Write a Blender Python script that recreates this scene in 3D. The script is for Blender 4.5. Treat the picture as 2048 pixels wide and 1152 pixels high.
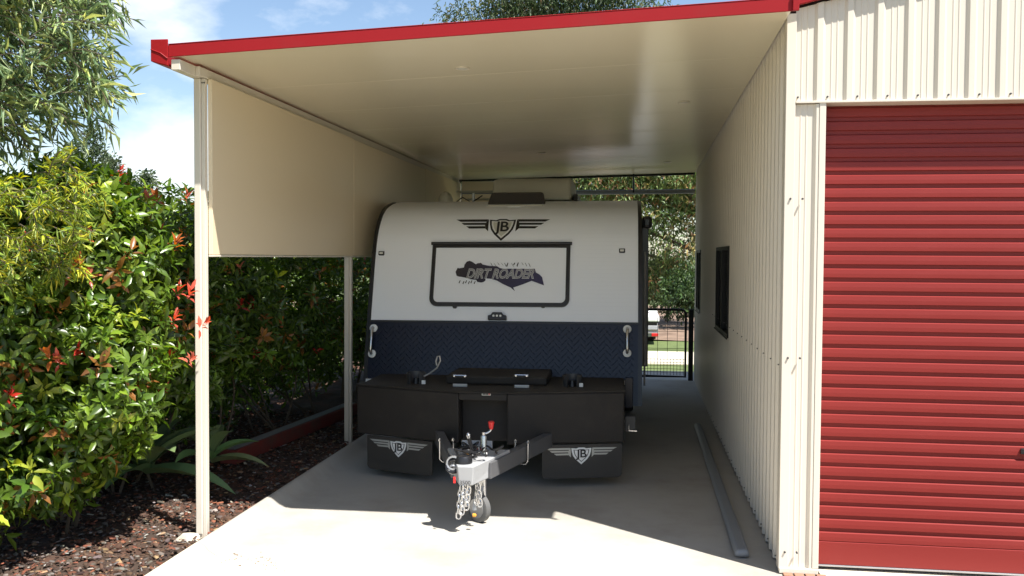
import bpy, bmesh, math, random
import numpy as np
from mathutils import Vector, Matrix
for o in list(bpy.data.objects): bpy.data.objects.remove(o)
random.seed(7); rng = np.random.default_rng(11)
sc = bpy.context.scene; C = sc.collection
R = math.radians

# ------------------------------------------------------------------ camera
FPX = 1850.0; CAMH = 1.70
yaw, pitch, roll = R(7.78), R(-1.90), R(0.35)
cam_d = bpy.data.cameras.new('camera'); cam = bpy.data.objects.new('camera', cam_d); C.objects.link(cam)
cam_d.sensor_width = 36.0; cam_d.lens = 36.0 * FPX / 2048.0; cam_d.clip_start = 0.05; cam_d.clip_end = 3000
fw = Vector((-math.sin(yaw) * math.cos(pitch), math.cos(yaw) * math.cos(pitch), math.sin(pitch)))
r0 = Vector((math.cos(yaw), math.sin(yaw), 0)); u0 = r0.cross(fw)
rt = r0 * math.cos(roll) + u0 * math.sin(roll); up = -r0 * math.sin(roll) + u0 * math.cos(roll)
cam.matrix_world = Matrix(((rt.x, up.x, -fw.x, 0), (rt.y, up.y, -fw.y, 0), (rt.z, up.z, -fw.z, CAMH), (0, 0, 0, 1)))
sc.camera = cam
CP = Vector((0, 0, CAMH))
def ray(px, py): return fw * FPX + rt * (px - 1024) + up * (576 - py)
def onz(px, py, z=0.0): d = ray(px, py); return CP + d * ((z - CAMH) / d.z)
def ony(px, py, y): d = ray(px, py); return CP + d * (y / d.y)
def onx(px, py, x): d = ray(px, py); return CP + d * (x / d.x)

# ------------------------------------------------------------------ world, sun, exposure
SUN = Vector((1.31, -1.04, 3.0)).normalized()
elev = math.asin(SUN.z)
w = bpy.data.worlds.new('World'); sc.world = w; w.use_nodes = True
nt = w.node_tree; nt.nodes.clear(); N = nt.nodes.new; L = nt.links.new
out = N('ShaderNodeOutputWorld'); bg = N('ShaderNodeBackground'); bg.inputs[1].default_value = 0.085
sky = N('ShaderNodeTexSky'); sky.sky_type = 'NISHITA'; sky.sun_disc = False
sky.sun_elevation = elev; sky.sun_rotation = math.atan2(SUN.x, SUN.y); sky.air_density = 1.0; sky.dust_density = 0.6; sky.ozone_density = 1.3
tc = N('ShaderNodeTexCoord'); mp = N('ShaderNodeMapping'); mp.inputs['Scale'].default_value = (1.0, 1.0, 2.1); mp.inputs['Location'].default_value = (0.35, 0.7, 0.9)
no = N('ShaderNodeTexNoise'); no.inputs['Scale'].default_value = 3.1; no.inputs['Detail'].default_value = 9; no.inputs['Roughness'].default_value = 0.55
cr = N('ShaderNodeValToRGB'); cr.color_ramp.elements[0].position = 0.545; cr.color_ramp.elements[1].position = 0.72
mx = N('ShaderNodeMixRGB'); mx.inputs[2].default_value = (7.6, 7.8, 8.0, 1)
L(tc.outputs['Generated'], mp.inputs[0]); L(mp.outputs[0], no.inputs[0]); L(no.outputs[0], cr.inputs[0])
L(cr.outputs[0], mx.inputs[0]); L(sky.outputs[0], mx.inputs[1]); L(mx.outputs[0], bg.inputs[0]); L(bg.outputs[0], out.inputs[0])
sl = bpy.data.lights.new('sun', 'SUN'); sl.energy = 5.0; sl.angle = R(0.53); sl.color = (1, 0.965, 0.905)
so = bpy.data.objects.new('sun', sl); C.objects.link(so); so.location = (8, -6, 20); so.rotation_euler = SUN.to_track_quat('Z', 'Y').to_euler()
vs = sc.view_settings; vs.view_transform = 'Standard'; vs.look = 'None'; vs.gamma = 1; vs.use_curve_mapping = False; vs.exposure = 1.1

# ------------------------------------------------------------------ materials
def mat(name, col, rough=0.5, metal=0.0, var=0.0, vscale=3.0, bump=0.0, bscale=60.0, dirt=None, dscale=1.5, dlo=.55, dhi=.75, spec=0.5, coat=0.0, stretch=(1, 1, 1)):
    m = bpy.data.materials.new(name); m.use_nodes = True; t = m.node_tree; b = t.nodes['Principled BSDF']
    n = t.nodes.new; l = t.links.new
    b.inputs['Roughness'].default_value = rough; b.inputs['Metallic'].default_value = metal; b.inputs['Specular IOR Level'].default_value = spec
    b.inputs['Coat Weight'].default_value = coat; b.inputs['Coat Roughness'].default_value = .08
    b.inputs['Base Color'].default_value = (*col, 1)
    co = n('ShaderNodeTexCoord'); ma = n('ShaderNodeMapping'); ma.inputs['Scale'].default_value = stretch; l(co.outputs['Object'], ma.inputs[0])
    last = None
    if var:
        a = n('ShaderNodeTexNoise'); a.inputs['Scale'].default_value = vscale; a.inputs['Detail'].default_value = 6; l(ma.outputs[0], a.inputs[0])
        x = n('ShaderNodeMixRGB'); x.inputs[1].default_value = (*[c * (1 - var) for c in col], 1); x.inputs[2].default_value = (*[min(1, c * (1 + var)) for c in col], 1)
        l(a.outputs[0], x.inputs[0]); last = x.outputs[0]
    if dirt:
        a = n('ShaderNodeTexNoise'); a.inputs['Scale'].default_value = dscale; a.inputs['Detail'].default_value = 8; a.inputs['Roughness'].default_value = .65; l(ma.outputs[0], a.inputs[0])
        rp = n('ShaderNodeValToRGB'); rp.color_ramp.elements[0].position = dlo; rp.color_ramp.elements[1].position = dhi; l(a.outputs[0], rp.inputs[0])
        x = n('ShaderNodeMixRGB'); x.inputs[1].default_value = (*col, 1); x.inputs[2].default_value = (*dirt, 1)
        if last: l(last, x.inputs[1])
        l(rp.outputs[0], x.inputs[0]); last = x.outputs[0]
    if last: l(last, b.inputs['Base Color'])
    if bump:
        a = n('ShaderNodeTexNoise'); a.inputs['Scale'].default_value = bscale; a.inputs['Detail'].default_value = 5; l(ma.outputs[0], a.inputs[0])
        bp = n('ShaderNodeBump'); bp.inputs['Strength'].default_value = bump; bp.inputs['Distance'].default_value = .01; l(a.outputs[0], bp.inputs['Height']); l(bp.outputs[0], b.inputs['Normal'])
    return m
def leaf_mat(name, rough=0.35, trans=0.25, spec=0.5):
    m = bpy.data.materials.new(name); m.use_nodes = True; t = m.node_tree; b = t.nodes['Principled BSDF']; n = t.nodes.new; l = t.links.new
    at = n('ShaderNodeAttribute'); at.attribute_name = 'tint'
    b.inputs['Roughness'].default_value = rough; b.inputs['Specular IOR Level'].default_value = spec
    l(at.outputs['Color'], b.inputs['Base Color'])
    if trans:
        tr = n('ShaderNodeBsdfTranslucent'); hs = n('ShaderNodeHueSaturation'); hs.inputs['Value'].default_value = 1.5; hs.inputs['Saturation'].default_value = 1.1
        l(at.outputs['Color'], hs.inputs['Color']); l(hs.outputs[0], tr.inputs[0])
        ms = n('ShaderNodeMixShader'); ms.inputs[0].default_value = trans; l(b.outputs[0], ms.inputs[1]); l(tr.outputs[0], ms.inputs[2])
        l(ms.outputs[0], t.nodes['Material Output'].inputs[0])
    return m
M = {}
CREAM = (.625, .57, .485)
M['clad'] = mat('cream_cladding', CREAM, .38, var=.03, vscale=1.2, dirt=(.55, .49, .38), dscale=.9, dlo=.6, dhi=.95)
M['paver'] = mat('brick_paving', (.17, .10, .07), .85, var=.35, vscale=9, bump=.5, bscale=40)
M['cream'] = mat('cream_paint', CREAM, .4, var=.03, bump=.02, bscale=90)
M['ceil'] = mat('cream_ceiling_steel', (.63, .575, .43), .22, var=.025, vscale=.7, bump=.035, bscale=2.2, stretch=(1, .25, 1))
M['panel'] = mat('cream_side_panel', (.72, .60, .42), .34, var=.03, vscale=.8, bump=.02, bscale=3, stretch=(1, 1, .4))
M['red'] = mat('red_steel', (.27, .010, .013), .45, spec=.2, var=.06, vscale=2.0, dirt=(.24, .02, .02), dscale=2.5, dlo=.55, dhi=.9)
M['door'] = mat('red_roller_door', (.215, .023, .020), .45, spec=.3, var=.08, vscale=1.3, dirt=(.23, .032, .028), dscale=3.0, dlo=.5, dhi=.9, stretch=(.5, 1, 2))
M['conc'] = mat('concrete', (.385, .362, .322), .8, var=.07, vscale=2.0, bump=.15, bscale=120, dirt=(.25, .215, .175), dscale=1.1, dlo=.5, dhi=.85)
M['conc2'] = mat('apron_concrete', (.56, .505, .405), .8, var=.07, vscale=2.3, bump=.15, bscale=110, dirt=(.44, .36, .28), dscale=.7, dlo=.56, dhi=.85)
M['soil'] = mat('bark_soil', (.050, .030, .020), .95, var=.5, vscale=9, bump=1.0, bscale=45, dirt=(.13, .045, .022), dscale=2.2, dlo=.5, dhi=.72)
M['grass'] = mat('lawn_grass', (.10, .135, .04), .9, var=.4, vscale=6, bump=1.0, bscale=60)
M['dry'] = mat('dry_ground', (.085, .11, .035), .95, var=.35, vscale=1.5, bump=.6, bscale=25)
M['bark'] = mat('tree_bark', (.12, .085, .06), .9, var=.4, vscale=12, bump=.8, bscale=40, stretch=(1, 1, .2))
M['stem'] = mat('shrub_stem', (.10, .075, .05), .85, var=.35, vscale=18, bump=.6, bscale=60, stretch=(1, 1, .2))
M['leaf'] = leaf_mat('glossy_leaf', .32, .34)
M['leaf2'] = leaf_mat('matt_leaf', .5, .30)
M['agave'] = leaf_mat('agave_leaf', .4, .08)
M['chip'] = leaf_mat('bark_chip', .9, 0, .2)
M['alu'] = mat('galvanised_steel', (.42, .42, .43), .38, .75, var=.12, vscale=9)
M['dull'] = mat('dull_grey_plastic', (.19, .20, .215), .5, var=.08, vscale=4)
M['black'] = mat('black_trim', (.012, .012, .014), .35)
M['frame'] = mat('black_aluminium', (.012, .012, .012), .55, spec=.25)
M['stone'] = mat('black_textured_coating', (.028, .024, .021), .6, spec=.3, var=.25, vscale=4, bump=.35, bscale=260, dirt=(.05, .042, .034), dscale=2.6, dlo=.55, dhi=.85)
M['rubber'] = mat('rubber_flap', (.038, .034, .03), .6, var=.2, bump=.15, bscale=90, dirt=(.08, .066, .05), dscale=2.2, dlo=.5, dhi=.85)
M['navy'] = mat('navy_tread_plate', (.006, .009, .024), .30, spec=.35, var=.12, vscale=3)
M['vwhite'] = mat('white_gel_coat', (.86, .885, .93), .32, var=.015, vscale=2, bump=.02, bscale=8)
M['print'] = mat('black_print', (.012, .011, .012), .4)
M['silver'] = mat('silver_print', (.42, .42, .39), .35, .2)
M['tan'] = mat('pale_print', (.55, .54, .47), .4)
M['white'] = mat('white_plastic', (.78, .78, .76), .35)
M['lens'] = mat('clear_lens', (.72, .72, .68), .12)
M['redp'] = mat('red_plastic', (.62, .02, .02), .3)
M['orange'] = mat('orange_tag', (.65, .28, .03), .5)
M['grey'] = mat('grey_paint', (.36, .365, .375), .42, var=.07, vscale=6, dirt=(.17, .14, .11), dscale=5, dlo=.6, dhi=.85)
M['dgrey'] = mat('dark_grey_steel', (.045, .045, .048), .45, var=.2, vscale=5)
M['arm'] = mat('drawbar_grey_paint', (.10, .10, .105), .5, var=.2, vscale=5)
M['chrome'] = mat('bright_chain_steel', (.62, .62, .63), .25, .9)
M['tyre'] = mat('tyre_rubber', (.018, .018, .018), .8, bump=.3, bscale=80)
M['brick'] = mat('paver_brick', (.30, .16, .10), .85, var=.3, vscale=14, bump=.4)
M['acgrey'] = mat('aged_white_plastic', (.50, .48, .40), .5, var=.05)
M['dome'] = mat('smoky_vent_plastic', (.05, .045, .045), .25)
def glass_mat():
    m = mat('window_glass', (.012, .013, .014), .03, spec=.9); return m
M['glass'] = glass_mat()
def splat_mat():
    m = bpy.data.materials.new('splash_print'); m.use_nodes = True; t = m.node_tree; b = t.nodes['Principled BSDF']; b.inputs['Roughness'].default_value = .4
    co = t.nodes.new('ShaderNodeTexCoord'); sx = t.nodes.new('ShaderNodeSeparateXYZ'); rp = t.nodes.new('ShaderNodeValToRGB')
    mr = t.nodes.new('ShaderNodeMapRange'); mr.inputs[1].default_value = -.4; mr.inputs[2].default_value = .4
    rp.color_ramp.elements[0].color = (.018, .012, .013, 1); rp.color_ramp.elements[1].color = (.030, .024, .085, 1)
    t.links.new(co.outputs['Object'], sx.inputs[0]); t.links.new(sx.outputs[0], mr.inputs[0]); t.links.new(mr.outputs[0], rp.inputs[0]); t.links.new(rp.outputs[0], b.inputs['Base Color'])
    return m
M['splat'] = splat_mat()

# ------------------------------------------------------------------ builders
ORG = {}
def tag(o, label=None, cat=None, group=None, kind=None):
    if label: o['label'] = label
    if cat: o['category'] = cat
    if group: o['group'] = group
    if kind: o['kind'] = kind
    return o
def empty(name, loc):
    o = bpy.data.objects.new(name, None); C.objects.link(o); o.location = loc; o.empty_display_size = .1; ORG[o] = Vector(loc); return o
def link(name, me, m, parent=None, org=(0, 0, 0)):
    o = bpy.data.objects.new(name, me); C.objects.link(o); ORG[o] = Vector(org)
    if m and not me.materials: me.materials.append(m)
    o.parent = parent; o.location = Vector(org) - (ORG[parent] if parent else Vector())
    return o
class MB:
    def __init__(s): s.v = []; s.f = []
    def add(s, vs, fs):
        b = len(s.v); s.v += [tuple(v) for v in vs]; s.f += [tuple(b + i for i in f) for f in fs]; return s
    def box(s, x0, x1, y0, y1, z0, z1):
        return s.add([(x0, y0, z0), (x1, y0, z0), (x1, y1, z0), (x0, y1, z0), (x0, y0, z1), (x1, y0, z1), (x1, y1, z1), (x0, y1, z1)],
                     [(0, 3, 2, 1), (4, 5, 6, 7), (0, 1, 5, 4), (1, 2, 6, 5), (2, 3, 7, 6), (3, 0, 4, 7)])
    def hexa(s, p): return s.add(p, [(0, 3, 2, 1), (4, 5, 6, 7), (0, 1, 5, 4), (1, 2, 6, 5), (2, 3, 7, 6), (3, 0, 4, 7)])
    def tube(s, pts, r, n=8, caps=True, closed=False):
        pts = [Vector(p) for p in pts]; k = len(pts); rs = r if isinstance(r, (list, tuple)) else [r] * k; vs = []; nrm = None
        for i in range(k):
            if closed: d = pts[(i + 1) % k] - pts[i - 1]
            else: d = pts[min(i + 1, k - 1)] - pts[max(i - 1, 0)]
            d.normalize()
            if nrm is None: nrm = d.orthogonal().normalized()
            nrm = (nrm - d * nrm.dot(d)); nrm = nrm.normalized() if nrm.length > 1e-6 else d.orthogonal().normalized()
            b = d.cross(nrm)
            for j in range(n):
                a = 2 * math.pi * j / n; vs.append(pts[i] + (nrm * math.cos(a) + b * math.sin(a)) * rs[i])
        fs = []
        for i in range(k if closed else k - 1):
            i2 = (i + 1) % k
            for j in range(n): fs.append((i * n + j, i * n + (j + 1) % n, i2 * n + (j + 1) % n, i2 * n + j))
        if caps and not closed: fs += [tuple(range(n - 1, -1, -1)), tuple((k - 1) * n + j for j in range(n))]
        return s.add(vs, fs)
    def prism(s, poly, fn0, fn1):
        n = len(poly); vs = [fn0(*p) for p in poly] + [fn1(*p) for p in poly]
        return s.add(vs, [tuple(range(n - 1, -1, -1)), tuple(range(n, 2 * n))] + [(i, (i + 1) % n, n + (i + 1) % n, n + i) for i in range(n)])
    def strip(s, prof, fn, a, b):
        n = len(prof); vs = [fn(a, *p) for p in prof] + [fn(b, *p) for p in prof]
        return s.add(vs, [(i, i + 1, n + i + 1, n + i) for i in range(n - 1)])
    def build(s, name, m, parent=None, bevel=0, smooth=False, org=None, seg=2):
        if org is None:
            A = np.array(s.v); org = Vector(((A[:, 0].min() + A[:, 0].max()) / 2, (A[:, 1].min() + A[:, 1].max()) / 2, A[:, 2].min()))
        org = Vector(org); me = bpy.data.meshes.new(name); me.from_pydata([Vector(v) - org for v in s.v], [], s.f)
        bm = bmesh.new(); bm.from_mesh(me); bmesh.ops.recalc_face_normals(bm, faces=bm.faces); bm.to_mesh(me); bm.free()
        if smooth:
            me.polygons.foreach_set('use_smooth', [True] * len(me.polygons))
            me.set_sharp_from_angle(angle=R(40))
        o = link(name, me, m, parent, org)
        if bevel:
            b = o.modifiers.new('bevel', 'BEVEL'); b.width = bevel; b.segments = seg; b.limit_method = 'ANGLE'; b.angle_limit = R(40)
        return o
def box(name, m, parent, x0, x1, y0, y1, z0, z1, bevel=.003): return MB().box(x0, x1, y0, y1, z0, z1).build(name, m, parent, bevel)
def tube(name, m, parent, pts, r, n=10): return MB().tube(pts, r, n).build(name, m, parent, smooth=True)

# leaf clouds ------------------------------------------------------
LEAF8_V = np.array([(0, 0, 0), (-.36, .28, .06), (0, .3, -.02), (.36, .28, .06), (-.38, .62, .03), (0, .64, -.06), (.38, .62, .03), (0, 1, -.2)])
LEAF8_F = np.array([(0, 2, 1), (0, 3, 2), (1, 2, 5), (1, 5, 4), (2, 3, 6), (2, 6, 5), (4, 5, 7), (5, 6, 7)])
LEAF4_V = np.array([(0, 0, 0), (-.5, .45, .08), (0, .5, -.06), (.5, .45, .08), (0, 1, -.22)])
LEAF4_F = np.array([(0, 2, 1), (0, 3, 2), (1, 2, 4), (2, 3, 4)])
def norm(a): return a / np.maximum(np.linalg.norm(a, axis=-1, keepdims=True), 1e-9)
def leaf_cloud(name, pos, dirs, nrms, length, width, tint, m, parent=None, org=(0, 0, 0), tv=LEAF8_V, tf=LEAF8_F, kind='stuff'):
    n = len(pos); d = norm(dirs); x = norm(np.cross(d, nrms)); z = np.cross(x, d)
    V = pos[:, None, :] + tv[None, :, 0:1] * (x * width[:, None])[:, None, :] + tv[None, :, 1:2] * (d * length[:, None])[:, None, :] + tv[None, :, 2:3] * (z * length[:, None])[:, None, :]
    k = len(tv); V = (V - np.array(org)).reshape(-1, 3); Fc = (tf[None] + (np.arange(n) * k)[:, None, None]).reshape(-1, 3)
    me = bpy.data.meshes.new(name); me.vertices.add(len(V)); me.vertices.foreach_set('co', V.astype(np.float32).ravel())
    me.loops.add(Fc.size); me.loops.foreach_set('vertex_index', Fc.astype(np.int32).ravel())
    me.polygons.add(len(Fc)); me.polygons.foreach_set('loop_start', np.arange(0, Fc.size, 3, dtype=np.int32))
    me.polygons.foreach_set('use_smooth', np.ones(len(Fc), bool)); me.update(calc_edges=True)
    a = me.color_attributes.new('tint', 'FLOAT_COLOR', 'POINT'); col = np.ones((n, k, 4)); col[:, :, :3] = np.clip(tint, 0, 1)[:, None, :]; a.data.foreach_set('color', col.astype(np.float32).ravel())
    o = link(name, me, m, parent, org)
    if kind: o['kind'] = kind
    return o
def rosettes(P, A, k, lmin, lmax, wr, el0, el1):
    """k leaves in a whorl at each point P around axis A"""
    n = len(P); A = norm(A); ref = np.where(np.abs(A[:, 2:3]) > .9, np.array([[1., 0, 0]]), np.array([[0, 0, 1.]])); X = norm(np.cross(ref, A)); Y = np.cross(A, X)
    i = np.arange(k); az = i[None] * 2.4 + rng.uniform(0, 6.28, (n, 1)) + rng.normal(0, .25, (n, k))
    el = np.radians(np.linspace(el0, el1, k)[None] + rng.normal(0, 11, (n, k)))
    rad = X[:, None] * np.cos(az)[..., None] + Y[:, None] * np.sin(az)[..., None]
    d = rad * np.sin(el)[..., None] + A[:, None] * np.cos(el)[..., None]
    nr = A[:, None] * np.sin(el)[..., None] - rad * np.cos(el)[..., None]
    ln = rng.uniform(lmin, lmax, (n, k)); p = P[:, None] - A[:, None] * (np.linspace(.05, -.01, k)[::-1][None, :, None]) + rad * .004
    return p.reshape(-1, 3), d.reshape(-1, 3), (nr + rng.normal(0, .12, nr.shape)).reshape(-1, 3), ln.ravel(), (ln * wr * rng.uniform(.85, 1.15, ln.shape)).ravel()
def blob_points(blobs, n, lo=.55, hi=1.05):
    """points in the outer shell of a union of ellipsoids, with their outward direction"""
    B = np.array([b[0] for b in blobs], float); S = np.array([b[1] for b in blobs], float); wgt = (S.prod(1)) ** (2 / 3); wgt /= wgt.sum()
    P = []; A = []
    while len(P) < n:
        i = rng.choice(len(B), p=wgt); d = norm(rng.normal(size=3)); rr = lo + (hi - lo) * rng.random() ** .55; p = B[i] + d * S[i] * rr
        q = (((p - B) / S) ** 2).sum(1); q[i] = 9
        if q.min() < .35 * lo: continue
        P.append(p); A.append(norm(d / S[i]))
    return np.array(P), np.array(A)
def jitter_cols(cols, wts, n, j=.25):
    c = np.array(cols)[rng.choice(len(cols), n, p=np.array(wts) / sum(wts))]
    return c * rng.uniform(1 - j, 1 + j, (n, 1)) * rng.uniform(.93, 1.07, (n, 3))

# ------------------------------------------------------------------ ground and paving
def sheet(name, m, x0, x1, y0, y1, z, nx=1, ny=1, amp=0):
    xs = np.linspace(x0, x1, nx + 1); ys = np.linspace(y0, y1, ny + 1); mb = MB()
    vs = [(x, y, z + (random.uniform(-amp, amp) if amp else 0)) for y in ys for x in xs]
    fs = [(j * (nx + 1) + i, j * (nx + 1) + i + 1, (j + 1) * (nx + 1) + i + 1, (j + 1) * (nx + 1) + i) for j in range(ny) for i in range(nx)]
    return tag(mb.add(vs, fs).build(name, m, smooth=bool(amp), org=(0, 0, 0)), kind='structure')
sheet('ground', M['dry'], -600, 600, -600, 900, -.16)
sheet('garden_bed', M['soil'], -9, -2.40, -3, 15.5, .015, 90, 200, .014)
sheet('lawn', M['grass'], -30, 30, 17.9, 19.4, -.02)
M['barkbed'] = mat('pale_bark_bed', (.20, .135, .095), .95, var=.5, vscale=2.5, bump=1.0, bscale=20, dirt=(.10, .06, .04), dscale=1.2, dlo=.5, dhi=.7)
sheet('rear_garden_bed', M['barkbed'], -30, 30, 19.4, 34, .0, 60, 20, .03)
# slab: cross section with the rolled kerb along the left edge
kprof = [(.80, 0), (-2.30, 0), (-2.345, .006), (-2.385, .028), (-2.415, .058), (-2.435, .074), (-2.455, .08), (-2.47, .074), (-2.475, .06), (-2.475, -.14)]
def slab(name, m, y0, y1, xr):
    mb = MB(); pr = [(xr, 0)] + kprof[1:] + [(xr, -.14)]
    mb.prism(pr, lambda x, z: (x, y0, z), lambda x, z: (x, y1, z)); return tag(mb.build(name, m, bevel=.004, smooth=True, org=(0, 0, 0)), kind='structure')
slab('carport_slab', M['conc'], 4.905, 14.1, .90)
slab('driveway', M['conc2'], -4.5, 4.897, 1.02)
tag(box('rear_path', M['conc2'], None, -.6, 6, 15.2, 17.2, -.14, -.012, .004), kind='structure')
sheet('rear_lawn', M['grass'], -12, 12, 14.11, 17.9, -.03)
tag(box('door_threshold', M['conc2'], None, .99, 3.7, 5.021, 5.25, -.14, -.001, .003), kind='structure')
tag(box('forecourt', M['paver'], None, 1.03, 5.5, -4.5, 5.02, -.14, -.004, .004), kind='structure')

# ------------------------------------------------------------------ shed
WX, WY = .785, 5.118           # corner of side wall face and front wall face
shed = tag(empty('shed', (3.8, 9.0, 0)), 'cream ribbed steel shed with red roller door beside the carport', 'shed')
PITCH = .152
def ribs(t0, t1):
    """(t, depth) polyline of ribbed sheet between t0 and t1; depth is outward"""
    pts = []; k = math.floor(t0 / PITCH) - 1
    while k * PITCH < t1 + PITCH:
        b = k * PITCH
        for dt, h in ((0, 0), (.014, .015), (.042, .015), (.056, 0), (.083, 0), (.086, .0025), (.091, .0025), (.094, 0), (.112, 0), (.115, .0025), (.12, .0025), (.123, 0)): pts.append((b + dt, h))
        k += 1
    inner = [p for p in pts if t0 < p[0] < t1]
    def at(t):
        for a, b in zip(pts, pts[1:]):
            if a[0] <= t <= b[0]: return a[1] + (b[1] - a[1]) * (t - a[0]) / max(1e-9, b[0] - a[0])
    return [(t0, at(t0))] + inner + [(t1, at(t1))]
ridge = 4.2
def gable(x): return 3.02 + .23 * (min(x, 2 * ridge - x) - WX)
# side wall sheets with openings for the windows
wins = [(8.17, 9.46, 1.01, 1.81), (11.85, 12.62, 1.01, 1.81)]
y = WY + .03
while y < 13.0:
    y1 = min(y + .76, 13.0); mb = MB(); cuts = sorted({y, y1} | {t for wv in wins for t in wv[:2] if y < t < y1})
    for a, b in zip(cuts, cuts[1:]):
        mid = (a + b) / 2; spans = [(.012, 3.03)]
        for wv in wins:
            if wv[0] < mid < wv[1]: spans = [(.012, wv[2]), (wv[3], 3.03)]
        pr = ribs(a, b)
        for z0, z1 in spans: MB().strip(pr, lambda z, t, h: (WX - h, t, z), z0, z1).build('wall_sheet', M['clad'], shed)
    y = y1
# front wall: left of the door, above the door, right of the door
DX0, DX1, DZ = .975, 3.65, 2.535
def front_sheet(a, b, z0):
    mb = MB(); pr = ribs(a, b); n = len(pr)
    mb.add([(t, WY - h, z0) for t, h in pr] + [(t, WY - h, gable(t)) for t, h in pr], [(i, i + 1, n + i + 1, n + i) for i in range(n - 1)])
    mb.build('wall_sheet', M['clad'], shed)
x = WX + .028
front_sheet(x, DX0 - .03, .035) if False else None
for a, b, z0 in [(WX + .03, DX0 - .036, .035)]:
    mb = MB(); pr = ribs(a, b); mb.strip(pr, lambda z, t, h: (t, WY - h, z), z0, DZ - .012); mb.build('wall_sheet', M['clad'], shed)
x = WX + .03
while x < 2 * ridge - WX:
    b = min(x + .76, 2 * ridge - WX); front_sheet(x, b, DZ + .004 if x < DX1 else .035); x = b
box('corner_flashing', M['clad'], shed, WX - .019, WX + .032, WY - .021, WY + .05, .02, 3.0, .003)
box('door_jamb', M['clad'], shed, DX0 - .034, DX0, WY - .018, WY + .13, .035, DZ - .002, .003)
box('door_head', M['clad'], shed, WX + .034, DX1, WY - .024, WY + .13, DZ - .008, DZ + .003, .001)
box('base_flashing', M['clad'], shed, WX - .016, DX0 - .002, WY - .028, WY + .02, .005, .034, .003)
for k in range(4): box('paver', M['brick'], shed, WX + .002 + k * .058, WX + .052 + k * .058, WY - .075, WY - .03, -.002, .012, .003)
for z in (.12, 1.17, 2.02): # screws
    for xx in (WX + .012, WX + .075): MB().tube([(xx, WY - .03, z), (xx, WY - .015, z)], .0055, 8).build('screw', M['dgrey'], shed)
for k in range(9):
    xx = .83 + k * PITCH; MB().tube([(xx, WY - .012, DZ + .025), (xx, WY, DZ + .025)], .005, 8).build('screw', M['dgrey'], shed)
for k in range(16):
    yy = 5.22 + k * PITCH * 2; MB().tube([(WX - .022, yy, 1.12), (WX - .001, yy, 1.12)], .0038, 6).build('screw', M['dgrey'], shed)
    MB().tube([(WX - .022, yy, .06), (WX - .001, yy, .06)], .0038, 6).build('screw', M['dgrey'], shed)
# roller door: slats
rd = MB().box(DX0 + .002, DX1, WY + .105, WY + .115, .02, DZ).build('roller_door', M['door'], shed)
SP = .0722; yd = WY + .092; d = .0135
prof = [(yd + d, .0722), (yd + d, .0540), (yd + .0005, .0468), (yd - .0008, .0235), (yd, .003), (yd + d, .0)]
mbs = MB(); mbs.strip(prof, lambda xx, yy, zz: (xx, yy, zz), DX0 + .003, DX1)
z = .155; k = 0; slat_me = None
while z < DZ - .02:
    if slat_me is None:
        o = mbs.build('slat', M['door'], rd, org=(DX0, yd, 0)); slat_me = o.data
        o.location = Vector((DX0, yd, z)) - ORG[rd]
    else:
        o = bpy.data.objects.new('slat', slat_me); C.objects.link(o); o.parent = rd; o.location = Vector((DX0, yd, z)) - ORG[rd]
    z += SP
box('bottom_rail', M['door'], rd, DX0 + .003, DX1, yd - .003, yd + .01, .028, .154, .003)
box('weather_strip', M['alu'], rd, DX0 + .003, DX1, yd - .009, yd + .01, .018, .027, .002)
box('lock_plate', M['black'], rd, 2.02, 2.15, yd - .014, yd - .0015, .672, .702, .003)
# rest of the shed body
bx1 = 2 * ridge - WX
MB().box(WX + .07, bx1, WY + .12, 12.9, -.1, 2.9).add([(DX1, WY + .002, 0), (bx1, WY + .002, 0), (bx1, WY + .002, 2.5), (DX1, WY + .002, 2.5)], [(0, 1, 2, 3)]).build('shed_lining', M['dgrey'], shed)
for sgn in (-1, 1):
    e = WX - .02 if sgn < 0 else 2 * ridge - WX + .02; ze = gable(WX) + .03 - .23 * .02
    zr = gable(ridge) + .03
    MB().hexa([(e, WY - .028, ze), (ridge, WY - .028, zr), (ridge, 13.05, zr), (e, 13.05, ze), (e, WY - .028, ze + .035), (ridge, WY - .028, zr + .035), (ridge, 13.05, zr + .035), (e, 13.05, ze + .035)]).build('roof', M['red'], shed)
    MB().hexa([(e, WY - .052, ze - .022), (ridge, WY - .052, zr - .022), (ridge, WY - .03, zr - .022), (e, WY - .03, ze - .022), (e, WY - .052, ze + .12), (ridge, WY - .052, zr + .12), (ridge, WY - .03, zr + .12), (e, WY - .03, ze + .12)]).build('barge_board', M['red'], shed, .004)
# windows in the side wall
for wi, (a, b, z0, z1) in enumerate(wins):
    f = MB(); t = .035
    for (p, q, r_, s_) in ((a, b, z0, z0 + t), (a, b, z1 - t, z1), (a, a + t, z0 + t, z1 - t), (b - t, b, z0 + t, z1 - t), ((a + b) / 2 - .02, (a + b) / 2 + .02, z0 + t, z1 - t)): f.box(WX - .019, WX + .06, p, q, r_, s_)
    wf = f.build('window', M['frame'], shed, .003)
    box('pane', M['glass'], wf, WX + .012, WX + .017, a + t, (a + b) / 2 - .02, z0 + t, z1 - t, 0)
    box('fly_screen', M['black'], wf, WX + .018, WX + .023, (a + b) / 2 + .02, b - t, z0 + t, z1 - t, 0)
    box('sill', M['frame'], wf, WX - .03, WX - .02, a - .01, b + .01, z0 - .010, z0 + .003, .003)

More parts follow.
